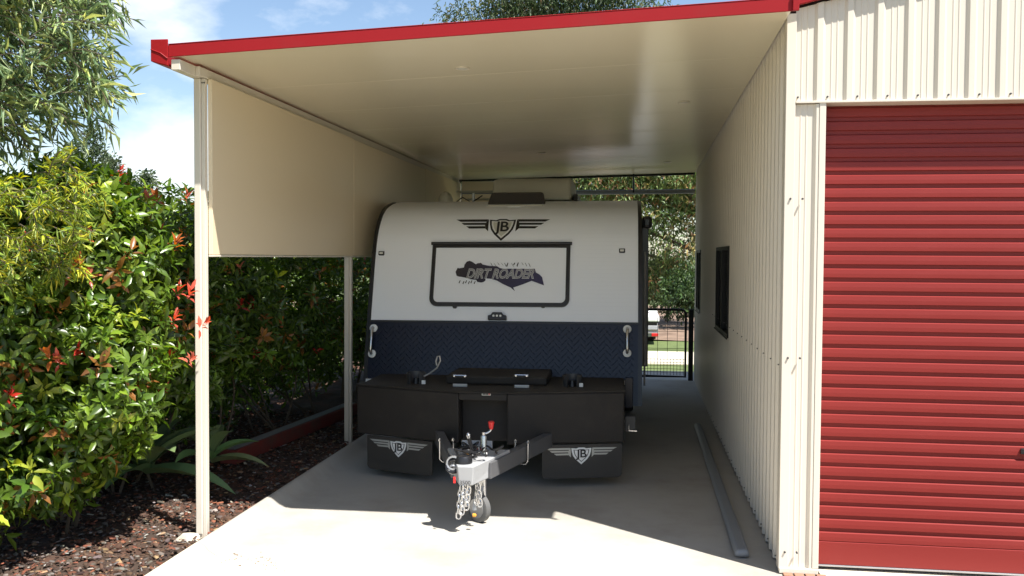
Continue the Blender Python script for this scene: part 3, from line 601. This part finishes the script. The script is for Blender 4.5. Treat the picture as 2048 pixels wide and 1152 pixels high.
# jockey wheel: tube, crank with red knob, forked wheel
jx, jy = -1.045, 5.83
jw = MB().tube([(jx + .03, jy + .05, .14), (jx + .03, jy + .05, .535), (jx + .03, jy + .05, .545)], [.022, .022, .019], 16).build('jockey_stand', M['chrome'], van, smooth=True)
MB().tube([(jx + .03, jy + .05, .546), (jx + .03, jy + .05, .565)], .012, 12).build('jockey_cap', M['chrome'], jw)
MB().tube([(jx + .03, jy + .05, .555), (jx + .055, jy + .05, .562), (jx + .075, jy + .05, .575), (jx + .08, jy + .05, .59)], .006, 8).build('crank', M['chrome'], jw, smooth=True)
MB().tube([(jx + .08, jy + .05, .585), (jx + .08, jy + .05, .60), (jx + .08, jy + .05, .632), (jx + .08, jy + .05, .638)], [.010, .016, .021, .015], 14).build('knob', M['redp'], jw, smooth=True)
ax = Vector((-.62, -.78, 0)).normalized(); wc = Vector((jx + .012, jy - .02, .090))
MB().tube([wc - ax * .024, wc - ax * .018, wc + ax * .018, wc + ax * .024], [.078, .090, .090, .078], 30).build('tyre', mat('grey_jockey_tyre', (.10, .10, .10), .7, var=.2), jw, smooth=True)
MB().tube([wc - ax * .026, wc + ax * .028], .062, 24).build('hub', M['alu'], jw)
MB().hexa([wc + ax * .03 + Vector((-.02, 0, -.01)), wc + ax * .03 + Vector((.03, 0, -.01)), wc + ax * .034 + Vector((.03, 0, -.01)), wc + ax * .034 + Vector((-.02, 0, -.01)), wc + ax * .03 + Vector((.0, .03, .14)), wc + ax * .03 + Vector((.05, .03, .14)), wc + ax * .034 + Vector((.05, .03, .14)), wc + ax * .034 + Vector((.0, .03, .14))]).build('fork', M['alu'], jw)
# hand brake
hb = MB().tube([(DXc + .005, 5.78, .44), (DXc - .01, 5.77, .50), (DXc - .022, 5.76, .545)], [.008, .012, .014], 10).build('hand_brake', M['black'], van, smooth=True)
MB().tube([(DXc - .022, 5.76, .546), (DXc - .025, 5.76, .568), (DXc - .027, 5.76, .582)], [.009, .016, .008], 12).build('brake_knob', M['chrome'], hb, smooth=True)
box('breakaway_switch', M['redp'], van, DXc - .01, DXc + .03, 5.86, 5.89, .4265, .46, .005)
# cables and hitch gear in a tangle on top
random.seed(5)
for k in range(8):
    a = Vector((DXc + random.uniform(-.09, .11), random.uniform(5.62, 5.9), .435)); pts = [a]
    for j in range(5): a = a + Vector((random.uniform(-.06, .065), random.uniform(-.05, .05), 0)); pts.append(Vector((a.x, a.y, .437 + random.uniform(0, .055))))
    cc = catmull([tuple(p) for p in pts], 5); MB().tube([Vector(p) for p in cc], .007, 6).build('cable', M['black'], van, smooth=True)
for k in range(6):
    a0 = random.uniform(0, 6.28); pts = []
    cx, cy_, cz_ = DXc - .10 + random.uniform(-.02, .025), 5.58 + random.uniform(-.03, .05), .40 + random.uniform(-.04, .03); rr = random.uniform(.028, .046); tl = random.uniform(-.8, .8)
    for j in range(12): a = a0 + j * .5236; pts.append((cx + rr * math.cos(a), cy_ + rr * math.sin(a) * math.sin(tl), cz_ + rr * math.sin(a) * math.cos(tl)))
    MB().tube(pts, .0075, 6, closed=True).build('cable', M['black'] if k % 3 else M['alu'], van, smooth=True)
box('tag', M['orange'], van, DXc - .045, DXc - .012, 5.80, 5.85, .4268, .455, .004); box('tag', M['redp'], van, DXc - .075, DXc - .06, 5.497, 5.503, .32, .36, .002)
# safety chains
def link_ring(c, d_, side, L_=.026, W_=.014, r_=.0052, n=14):
    d_ = d_.normalized(); s_ = (side - d_ * side.dot(d_)).normalized(); pts = []
    for j in range(n): a = 6.2832 * j / n; pts.append(c + d_ * (L_ * math.copysign(abs(math.cos(a)) ** .7, math.cos(a))) + s_ * (W_ * math.copysign(abs(math.sin(a)) ** .7, math.sin(a))))
    return MB().tube(pts, r_, 6, closed=True)
for (xa, xb, ya, zb) in ((-.03, -.050, 5.54, .10), (-.01, -.028, 5.53, .13), (.016, .000, 5.54, .16), (.05, .066, 5.66, .15), (.055, .04, 5.70, .15)):
    n_ = 6; 
    for k in range(n_):
        t0, t1 = k / n_, (k + 1) / n_; A = Vector((DXc + xa + (xb - xa) * t0, ya, .305 + (zb - .305) * t0)); B = Vector((DXc + xa + (xb - xa) * t1, ya, .305 + (zb - .305) * t1))
        link_ring((A + B) / 2, B - A, Vector((1, .3, 0)) if k % 2 else Vector((.4, 1, 0))).build('chain_link', M['chrome'], van, smooth=True)
MB().tube([(DXc + .03, 5.60, .10), (DXc + .045, 5.60, .10), (DXc + .052, 5.60, .10)], [.012, .012, .006], 8).build('shackle', M['orange'], van)
sp = box('step_bracket', M['dgrey'], van, -.10, -.02, 7.1, 7.2, .36, .48, .004); MB().tube([(-.07, 7.08, .42), (-.07, 7.08, .375), (-.01, 7.08, .372)], .006, 6).build('bracket_rod', M['chrome'], sp, smooth=True)
MB().box(-.10, -.035, 7.705, 7.73, .45, .70).build('corner_guard', M['navy'], van, .004)

# ------------------------------------------------------------------ things on the ground
pipe = MB().hexa([(.555, 5.32, .006), (.645, 5.32, .006), (.645, 9.42, .006), (.565, 9.42, .006), (.563, 5.32, .050), (.637, 5.32, .050), (.637, 9.40, .050), (.573, 9.40, .050)]).build('downpipe', M['dull'], None, .018, smooth=True, seg=3); tag(pipe, 'long grey downpipe lying on the slab along the shed wall', 'pipe')
ch = tag(empty('steel_channel', (-3.1, 8.2, .03)), 'long red steel channel lying on bark under the hedge', 'channel')
A = Vector((-3.235, 6.97, 0)); B = Vector((-3.01, 9.45, 0)); dd = (B - A).normalized(); nn = Vector((dd.y, -dd.x, 0)) * .075
P = [A - nn, A + nn, B + nn, B - nn]
MB().hexa([(p.x, p.y, .03) for p in P] + [(p.x, p.y, .145) for p in P]).build('side_web', mat('dull_red_primer', (.17, .022, .018), .6, var=.25, vscale=4, dirt=(.10, .05, .035), dscale=5, dlo=.45, dhi=.75), ch, .008)
Pi = [A - nn * .62 + dd * .03, A + nn * .62 + dd * .03, B + nn * .62, B - nn * .62]
MB().hexa([(p.x, p.y, .146) for p in Pi] + [(p.x, p.y, .150) for p in Pi]).build('top_flange', M['dull'], ch, .001)
# gate in the gap at the back
gate = tag(empty('side_gate', (.42, 13.06, 0)), 'low black tubular gate with wire mesh between caravan and shed', 'gate')
gx0, gx1, gz0, gz1 = .02, .66, .05, .985
tube('gate_frame', M['frame'], gate, [(gx0, 13.06, gz0), (gx1, 13.06, gz0), (gx1, 13.06, gz1 - .06), (gx1 - .02, 13.06, gz1 - .018), (gx1 - .06, 13.06, gz1), (gx0, 13.06, gz1)], .018)
x = gx0 + .03
while x < gx1 - .02: tube('mesh_wire', M['frame'], gate, [(x, 13.06, gz0 + .018), (x, 13.06, (gz1 - .02) if int(round((x - gx0) / .045)) % 3 == 0 else .30)], .0032, 5); x += .045
z = gz0 + .06
while z < .95: tube('mesh_wire', M['frame'], gate, [(gx0, 13.066, z), (gx1 - .018, 13.066, z)], .0032, 5); z += .045 if z < .28 else .13
gp = tag(empty('gate_post', (.73, 13.06, 0)), 'dark square gate post against the shed corner', 'post'); box('post', M['frame'], gp, .70, .765, 13.03, 13.095, -.02, .98, .005); box('post_cap', M['frame'], gp, .695, .77, 13.025, 13.10, .981, .995, .004)
# small trailer parked in the rear yard
tr = tag(empty('box_trailer', (-.4, 19.0, 0)), 'white topped box trailer with red tail lamp in the rear yard', 'trailer')
box('tray', M['grey'], tr, -1.25, .40, 18.55, 20.6, .14, .36, .01); box('lid', M['white'], tr, -1.27, .42, 18.53, 20.62, .43, .56, .03); box('window_band', M['black'], tr, -1.22, .38, 18.57, 20.6, .361, .429, .004)
for s_ in (.20, .27): box('rail', M['alu'], tr, -1.25, .39, 18.53, 18.548, s_, s_ + .035, .004)
box('tail_lamp', M['redp'], tr, .27, .40, 18.50, 18.528, .15, .21, .006)
for xx in (-1.2, .24): MB().tube([(xx, 19.6, .15), (xx + .13, 19.6, .15)], .17, 20).build('wheel', M['tyre'], tr)

# ------------------------------------------------------------------ bark chips
n = 22000; P = np.stack([rng.uniform(-4.9, -2.49, n), 3.3 + 6.2 * rng.random(n) ** 1.3, rng.uniform(.018, .04, n)], 1)
ang = rng.uniform(0, 6.28, n); D = np.stack([np.cos(ang), np.sin(ang), rng.normal(0, .22, n)], 1); Nn = norm(np.stack([rng.normal(0, .3, n), rng.normal(0, .3, n), np.ones(n)], 1))
CH_V = np.array([(-.5, 0, 0), (.5, .1, 0), (.4, 1, 0), (-.35, .85, 0), (-.4, .05, .16), (.42, .12, .16), (.3, .9, .16), (-.3, .8, .16)]); CH_F = np.array([(4, 5, 6), (4, 6, 7), (0, 1, 5), (0, 5, 4), (1, 2, 6), (1, 6, 5), (2, 3, 7), (2, 7, 6), (3, 0, 4), (3, 4, 7)])
ln = rng.uniform(.012, .045, n) * rng.uniform(.6, 1.15, n); cols = jitter_cols([(.085, .05, .034), (.13, .11, .095), (.18, .068, .04), (.25, .16, .095), (.045, .03, .024), (.28, .25, .22)], [5, 3, 2.2, .8, 4, .6], n, .35)
tag(leaf_cloud('bark_mulch', P, D, Nn, ln, ln * rng.uniform(.25, .7, n), cols, M['chip'], tv=CH_V, tf=CH_F), 'loose brown bark chips covering the garden bed', 'mulch', kind='stuff')

ns = 75; Q = np.stack([-2.12 + rng.normal(0, .13, ns), 4.86 + rng.normal(0, .05, ns) + rng.uniform(-.1, .06, ns), np.full(ns, .003)], 1); Q = Q[Q[:, 0] > -2.28]; ns = len(Q)
ang = rng.uniform(0, 6.28, ns); ln = rng.uniform(.003, .012, ns)
tag(leaf_cloud('soil_specks', Q, np.stack([np.cos(ang), np.sin(ang), np.zeros(ns)], 1), np.tile([0, 0, 1.], (ns, 1)), ln, ln * .6, jitter_cols([(.22, .15, .10), (.16, .11, .07), (.10, .07, .05)], [3, 2, 1], ns), M['chip'], tv=CH_V, tf=CH_F), 'scattered soil specks on the slab joint near the front post', 'soil', kind='stuff')

# ------------------------------------------------------------------ plants
GREEN = [(.060, .105, .014), (.10, .17, .020), (.17, .25, .028), (.32, .37, .04), (.26, .11, .03)]
def shrub(loc, blobs, nros, label, greens=(4, 4, 3, .8, .35), stems=5, reds=(), kred=0, spread=.3):
    t = tag(empty('photinia_shrub', loc), label, 'shrub', 'photinia shrubs of the hedge')
    bl = [((loc[0] + b[0], loc[1] + b[1], b[2]), b[3]) for b in blobs]
    if loc[1] > 5.5: bl = [((c_[0] + .1, c_[1], c_[2]), s_) for c_, s_ in bl] + [((loc[0] - .7, loc[1], .45), (.6, .65, .45)), ((loc[0] - .75, loc[1], 1.0), (.6, .65, .85)), ((loc[0] - .7, loc[1], 1.8), (.55, .6, .4))]; nros = int(nros * 1.9)
    Pp, Aa = blob_points(bl, nros, .42 if loc[1] > 5.5 else .55); Aa = norm(Aa + np.array([0, 0, .55]) + rng.normal(0, .3, Aa.shape))
    p, d_, nr, ln, wd = rosettes(Pp, Aa, 8, .042, .105, .45, 30, 112)
    if loc[1] > 5.5: greens = (6, 2, .5, .05, .3)      # darker leaf mix: shade beside the carport painted into the leaf colour
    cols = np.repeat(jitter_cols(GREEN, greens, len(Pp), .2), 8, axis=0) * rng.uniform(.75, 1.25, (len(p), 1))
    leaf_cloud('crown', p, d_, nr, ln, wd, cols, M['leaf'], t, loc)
    for k in range(stems):
        a = random.uniform(0, 6.28); b = random.choice(bl)[0]; s0 = Vector((loc[0] + spread * .5 * math.cos(a), loc[1] + spread * .5 * math.sin(a), .0)); e = Vector(b) + Vector((random.uniform(-.15, .15), random.uniform(-.15, .15), 0)); m_ = s0.lerp(e, .5) + Vector((random.uniform(-.12, .12), random.uniform(-.12, .12), .05))
        cc = catmull([tuple(s0), tuple(m_), tuple(e)], 5); tube('stem', M['stem'], t, [Vector(q) for q in cc], list(np.linspace(.011, .004, len(cc))), 6)
    pts = list(reds)
    if kred:
        Q, _ = blob_points(bl, kred * 12, .97, 1.08); Q = Q[(Q[:, 0] > loc[0] - .1) & (Q[:, 2] > .75) & ((Q[:, 1] < loc[1] + .15) | (loc[1] > 5.5))][:kred]; pts += [tuple(q) for q in Q]
    for q in pts:
        out_ = norm(np.array(q) - np.array((loc[0], loc[1], 1.2))); Ax = norm(out_ * .5 + np.array([.15, -.25, .8]) + rng.normal(0, .2, 3)); kk = random.randint(7, 11)
        p, d_, nr, ln, wd = rosettes(np.array([q]) + Ax * .02, Ax[None], kk, .035, .078, .40, 8, 80)
        c0 = np.array(random.choice([(.50, .045, .025), (.58, .10, .06), (.40, .03, .02), (.42, .12, .03), (.60, .16, .10)])); leaf_cloud('red_shoot', p, d_, nr, ln, wd, c0 * rng.uniform(.7, 1.2, (len(p), 1)), M['leaf'], t, q, kind=None)
    return t
def redpx(lst, xs): # shoots seen in the photograph, on the front face of the hedge
    return [tuple(onx(a, b, xs + random.uniform(-.05, .05))) for a, b in lst]
random.seed(21)
shrub((-3.95, 4.20, 0), [(0, 0, 1.25, (.55, .62, .70)), (.30, .15, .95, (.42, .45, .50)), (-.1, .1, 1.75, (.55, .6, .48)), (.25, -.2, .55, (.4, .4, .3)), (.45, .15, .45, (.3, .4, .3)), (-.2, -.3, .5, (.5, .5, .4)), (.5, .3, 1.3, (.4, .4, .5)), (.55, .4, .7, (.35, .4, .4))], 2700, 'nearest photinia shrub at the left edge of the picture', kred=24, reds=redpx([(30, 700), (75, 740), (20, 640)], -3.4))
shrub((-3.55, 5.15, 0), [(0, 0, 1.30, (.62, .55, .66)), (.40, .05, 1.15, (.42, .42, .42)), (.15, 0, 1.78, (.52, .5, .46)), (.5, -.05, 1.6, (.32, .35, .38)), (.3, -.1, .75, (.42, .42, .34)), (-.4, .1, 1.4, (.5, .5, .7)), (.45, -.25, 1.0, (.42, .4, .5)), (.1, -.2, .5, (.45, .4, .3)), (.2, -.1, 2.0, (.4, .4, .25))], 3100, 'photinia shrub with red shoots touching the front carport post', kred=24,
      reds=redpx([(210, 690), (160, 700), (265, 640), (155, 530), (175, 470), (270, 600), (320, 475), (100, 715), (300, 745)], -2.98) + [tuple(ony(404, 652, 5.06)), tuple(ony(380, 722, 5.07)), tuple(ony(378, 590, 5.07))])
shrub((-3.55, 6.15, 0), [(0, 0, 1.35, (.55, .55, .62)), (.15, 0, 1.80, (.5, .5, .40)), (.25, 0, 1.0, (.42, .5, .42)), (-.4, 0, 1.5, (.5, .5, .6))], 1150, 'shaded photinia shrub just behind the front carport post', kred=9, reds=redpx([(290, 400), (370, 485), (315, 400), (375, 395)], -3.1))
shrub((-3.55, 7.15, 0), [(0, 0, 1.35, (.55, .58, .62)), (.2, 0, 1.1, (.45, .5, .42)), (.0, 0, 1.85, (.5, .5, .4))], 800, 'photinia shrub with red shoots in the carport opening', kred=5, reds=redpx([(505, 615), (455, 540), (510, 705), (480, 540)], -3.05))
shrub((-3.45, 8.25, 0), [(0, 0, 1.35, (.55, .6, .65)), (.2, 0, 1.05, (.42, .5, .45)), (0, 0, 1.85, (.5, .5, .4))], 700, 'dark photinia shrub beside the second carport post', kred=4)
shrub((-3.45, 9.4, 0), [(0, 0, 1.35, (.55, .62, .65)), (.15, 0, .95, (.45, .5, .45)), (0, 0, 1.85, (.5, .55, .4))], 600, 'dark photinia shrub behind the second carport post', kred=2)
shrub((-3.4, 10.7, 0), [(0, 0, 1.35, (.55, .7, .70)), (.1, 0, .9, (.45, .6, .5)), (0, 0, 1.85, (.5, .6, .4))], 600, 'dark photinia shrub deep in the hedge left of the caravan', kred=0)
shrub((-3.4, 12.1, 0), [(0, 0, 1.35, (.55, .75, .70)), (.1, 0, .9, (.45, .6, .5)), (0, 0, 1.85, (.5, .6, .4))], 600, 'last photinia shrub at the far end of the hedge', kred=0)

# agave
def agave(loc, n, L0, label, seed):
    r_ = random.Random(seed); t = tag(empty('agave', loc), label, 'agave', 'agaves under the hedge'); AV = []; nr_ = 9
    for k in range(n):
        az = k * 2.4 + r_.uniform(-.2, .2); el = R(r_.uniform(8, 30) + (k / n) * 42); ln = L0 * r_.uniform(.8, 1.1) * (1 - .25 * k / n); W_ = ln * .15
        h = Vector((math.cos(az), math.sin(az), 0)); sd = Vector((-h.y, h.x, 0)); vs = []; base = Vector(loc) + Vector((0, 0, .16 + .10 * k / n))
        for i in range(nr_):
            s_ = i / (nr_ - 1); wv = W_ * (.55 + 1.6 * s_ - 2.1 * s_ * s_) if s_ < .98 else .002; wv = max(wv, .002); dr = ln * s_
            c_ = base + h * (dr * math.cos(el)) + Vector((0, 0, dr * math.sin(el) - .34 * ln * s_ * s_)); c_.z = max(c_.z, .05)
            vs += [c_ - sd * wv + Vector((0, 0, wv * .45)), c_ + Vector((0, 0, 0)), c_ + sd * wv + Vector((0, 0, wv * .45)), c_ + Vector((0, 0, -.018 * (1 - s_)))]
        fs = []
        for i in range(nr_ - 1):
            for j in range(4): fs.append((4 * i + j, 4 * i + (j + 1) % 4, 4 * i + 4 + (j + 1) % 4, 4 * i + 4 + j))
        me = MB().add(vs, fs).build('leaf', M['agave'], t, smooth=True); a = me.data.color_attributes.new('tint', 'FLOAT_COLOR', 'POINT'); c = (.17 * r_.uniform(.8, 1.2), .27 * r_.uniform(.85, 1.15), .10, 1); a.data.foreach_set('color', np.tile(np.array(c, np.float32), len(me.data.vertices)))
agave((-3.42, 6.05, .02), 13, .78, 'large green agave with broad leaves behind the front post', 4)
agave((-3.12, 6.45, .02), 8, .55, 'smaller shaded agave right of the front post', 9)

# narrow-leaved weeping tree
YG = [(.20, .28, .04), (.30, .36, .04), (.10, .17, .04), (.45, .44, .04), (.30, .32, .13)]
def strands(starts, lengths, m, parent, org, outd, tint, wts, leafl=(.045, .10), droop=.9, step=.016, name='foliage', leaves=2, wr=(.10, .17)):
    Pp = []; Dd = []; tw = MB()
    for s0, ln, od in zip(starts, lengths, outd):
        p = np.array(s0, float); d_ = norm(np.array(od) + rng.normal(0, .25, 3)); path = [p.copy()]; k = int(ln / step)
        for i in range(k):
            d_ = norm(d_ + np.array([0, 0, -droop * step * 3.2]) + rng.normal(0, .05, 3)); p = p + d_ * step; path.append(p.copy())
            for q in range(leaves):
                a = rng.normal(size=3); a = norm(a - d_ * (a @ d_)); Pp.append(p); Dd.append(norm(d_ * .75 + a * .75 + np.array([0, 0, -.25])))
        tw.tube([Vector(x_) for x_ in path[::3]], .0028, 4, caps=False)
    Pp = np.array(Pp); Dd = np.array(Dd); n = len(Pp); ln = rng.uniform(*leafl, n)
    tag(tw.build('twigs', M['stem'], parent), kind='stuff')
    leaf_cloud(name, Pp, Dd, norm(rng.normal(size=(n, 3)) + np.array([0, 0, .8])), ln, ln * rng.uniform(*wr, n), jitter_cols(tint, wts, n, .25), m, parent, org, LEAF4_V, LEAF4_F)
wt = tag(empty('weeping_tree', (-5.1, 4.9, 0)), 'weeping narrow-leaved tree hanging in at the top left', 'tree')
tube('trunk', M['bark'], wt, [(-5.1, 4.9, -.05), (-5.05, 4.88, .9), (-4.9, 4.85, 1.9), (-4.75, 4.8, 2.9), (-4.6, 4.8, 3.9)], [.13, .11, .095, .08, .05], 12)
for e in ((-3.9, 4.7, 3.2), (-3.5, 4.9, 3.6), (-3.9, 4.3, 2.7), (-3.3, 4.6, 3.9), (-4.2, 4.4, 3.4)):
    tube('limb', M['bark'], wt, [(-4.85, 4.83, 2.2), ((-4.85 + e[0]) / 2, (4.83 + e[1]) / 2, (2.2 + e[2]) / 2 + .25), e], [.045, .03, .012], 8)
st = []; od = []; le = []
for k in range(520):      # hanging sprays: dense to the left, thinning to the right
    u = random.random() ** 1.35; px = -100 + 280 * u; py = random.uniform(-150, 260 - .45 * max(px, 0) * (1 if random.random() < .8 else .6)); y_ = random.uniform(4.35, 5.1)
    st.append(tuple(ony(px, py, y_))); od.append((.55, random.uniform(-.4, .4), random.uniform(-.35, .25))); le.append(random.uniform(.12, .34))
for k in range(330):      # the rest of the crown, towards the trunk
    v = norm(rng.normal(size=3)) * rng.random() ** .4; st.append((-4.45 + .75 * v[0], 4.85 + .6 * v[1], 3.45 + .85 * v[2])); od.append((v[0], v[1], random.uniform(-.3, .3))); le.append(random.uniform(.15, .34))
strands(st, le, M['leaf2'], wt, (-5.1, 4.9, 0), od, [(.24, .32, .15), (.33, .40, .15), (.13, .20, .09), (.46, .49, .16)], (4, 3, 3, 1.4), (.065, .15), .9, .024, 'foliage', 1, (.085, .12))
st = []; od = []; le = []
for k in range(170):      # yellow-green young growth lower down in front of the hedge
    u = random.random() ** 1.2; px = -70 + 225 * u; py = 600 - 250 * random.random() ** .8 + .25 * (px if px > 0 else 0) * random.uniform(-1, .2); y_ = random.uniform(4.15, 4.65)
    st.append(tuple(ony(px, py, y_))); od.append((.6, random.uniform(-.5, .3), random.uniform(-.3, .4))); le.append(random.uniform(.07, .20))
strands(st, le, M['leaf2'], wt, (-5.1, 4.9, 0), od, YG, (3, 3, 1.2, 2.6, .5), (.04, .09), .5, .014, 'young_foliage', 2, (.09, .14))

# upright saplings behind the hedge
def sapling(x, y, h, label):
    t = tag(empty('sapling', (x, y, 0)), label, 'sapling', 'saplings behind the hedge'); tube('trunk', M['bark'], t, [(x, y, -.05), (x + .03, y, h * .5), (x, y, h * .95)], [.03, .02, .006], 7)
    Pp = []; Dd = []
    for k in range(int(900 * h / 2.8)):
        zz = h * (.35 + .65 * random.random() ** .8); rr = .55 * (1 - zz / h) ** .8 + .03; a = random.uniform(0, 6.28); q = rr * random.random() ** .5
        b = np.array([x + q * math.cos(a), y + q * math.sin(a), zz])
        for j in range(4): Pp.append(b + rng.normal(0, .03, 3)); Dd.append(norm(np.array([math.cos(a), math.sin(a), .7]) + rng.normal(0, .6, 3)))
    n = len(Pp); ln = rng.uniform(.03, .06, n); leaf_cloud('crown', np.array(Pp), np.array(Dd), rng.normal(size=(n, 3)) + np.array([0, 0, 1]), ln, ln * .45, jitter_cols([(.10, .14, .07), (.15, .18, .09), (.07, .10, .05)], [3, 2, 2], n), M['leaf2'], t, (x, y, 0), LEAF4_V, LEAF4_F)
for px, py, y_, lab in ((185, 262, 8.6, 'tallest slender sapling behind the hedge against the cloud'), (222, 318, 9.2, 'slender sapling just right of the tallest one'), (150, 290, 8.2, 'slender sapling just left of the tallest one'), (255, 352, 9.6, 'short bushy sapling behind the hedge near the red shoots'), (295, 350, 9.0, 'rightmost short sapling above the hedge'), (110, 320, 7.8, 'sapling half hidden by weeping leaves')):
    p = ony(px, py, y_); sapling(p.x, y_, p.z, lab)

# rear trees and shrubs
def tree(name, loc, h, blobs, nl, label, cols, wts, leafl=(.10, .19), wr=.24, group='trees behind the carport', trunk_r=.16, m='leaf2', droop=.6):
    t = tag(empty(name, loc), label, 'tree' if h > 4 else 'bush', group); x, y, z0 = loc
    tube('trunk', M['bark'], t, [(x, y, z0 - .1), (x + .1, y, h * .22), (x - .05, y, h * .45), (x + .05, y, h * .7)], [trunk_r, trunk_r * .8, trunk_r * .55, trunk_r * .25], 10)
    bl = [((x + b[0], y + b[1], b[2]), b[3]) for b in blobs]
    for c_, s_ in bl[:14]:
        tube('limb', M['bark'], t, [(x, y, max(z0, c_[2] * .45)), ((x + c_[0]) / 2 + random.uniform(-.2, .2), (y + c_[1]) / 2, c_[2] * .75), c_], [trunk_r * .4, trunk_r * .25, trunk_r * .08], 6)
    Pp, Aa = blob_points(bl, nl // 6, .35, 1.08); Pp = np.repeat(Pp, 6, 0) + rng.normal(0, .10 * h / 8 + .04, (len(Pp) * 6, 3)); Aa = np.repeat(Aa, 6, 0); n = len(Pp)
    D = norm(Aa * .5 + rng.normal(0, .6, (n, 3)) + np.array([0, 0, -droop])); ln = rng.uniform(*leafl, n)
    tint = np.repeat(jitter_cols(cols, wts, n // 6, .3), 6, 0) * rng.uniform(.75, 1.25, (n, 1))
    leaf_cloud('crown', Pp, D, rng.normal(size=(n, 3)) + np.array([0, 0, .8]), ln, ln * wr, tint, M[m], t, loc, LEAF4_V, LEAF4_F)
random.seed(31)
def rb(n, cx, cy, cz_, sx, sy, sz, r0_, r1_):
    o = []
    for _ in range(n):
        v = norm(rng.normal(size=3)) * rng.random() ** .4; r_ = random.uniform(r0_, r1_); o.append((cx + v[0] * sx, cy + v[1] * sy, cz_ + v[2] * sz, (r_ * 1.15, r_ * 1.1, r_ * .8)))
    return o
GUM = [(.085, .13, .05), (.13, .18, .065), (.05, .08, .035), (.22, .19, .08), (.32, .17, .08)]
tree('gum_tree', (-2.4, 28, 0), 11.5, rb(34, .3, 0, 8.2, 3.0, 2.2, 2.6, .7, 1.25), 46000, 'tall gum tree rising behind the carport roof', [(.06, .095, .035), (.09, .13, .045), (.035, .06, .025), (.15, .14, .06), (.20, .12, .05)], (4, 4, 3, 1, .4), (.12, .22))
tree('gum_tree', (2.6, 24, 0), 7.5, rb(58, -2.2, 0, 3.6, 3.2, 1.4, 2.4, .5, .95), 36000, 'gum tree with reddish dry leaves behind the gate', [(.13, .20, .06), (.20, .27, .08), (.07, .11, .04), (.34, .29, .12), (.44, .25, .12)], (4, 4.5, 1.5, 2.2, 1.3), (.10, .22))
tree('gum_tree', (-6.0, 31, 0), 8.5, rb(20, 0, 0, 5.0, 2.6, 1.6, 1.9, .7, 1.1), 12000, 'lower gum tree behind the caravan roof', GUM, (3, 3, 2, 2, 1.5), (.12, .22))
tree('garden_bush', (.75, 25.5, 0), 2.4, rb(10, -.2, 0, 1.2, .8, .6, .7, .4, .6), 6000, 'light green bush behind the gate', [(.12, .17, .04), (.17, .21, .05), (.08, .12, .03)], (3, 2, 2), (.06, .12), .4, 'bushes in the rear garden', .05)
tree('garden_bush', (1.5, 22.5, 0), 1.8, rb(9, -.25, 0, .95, .6, .5, .6, .3, .5), 5000, 'dark green bush right of the gate frame', [(.05, .09, .025), (.07, .12, .03), (.03, .06, .02)], (3, 2, 2), (.07, .13), .4, 'bushes in the rear garden', .05)
tree('garden_bush', (-1.5, 26.5, 0), 2.6, rb(10, 0, 0, 1.3, 1.2, .6, .8, .4, .7), 5000, 'rounded bush behind the box trailer', [(.10, .15, .04), (.14, .17, .05), (.06, .10, .03)], (3, 2, 2), (.07, .13), .4, 'bushes in the rear garden', .05)
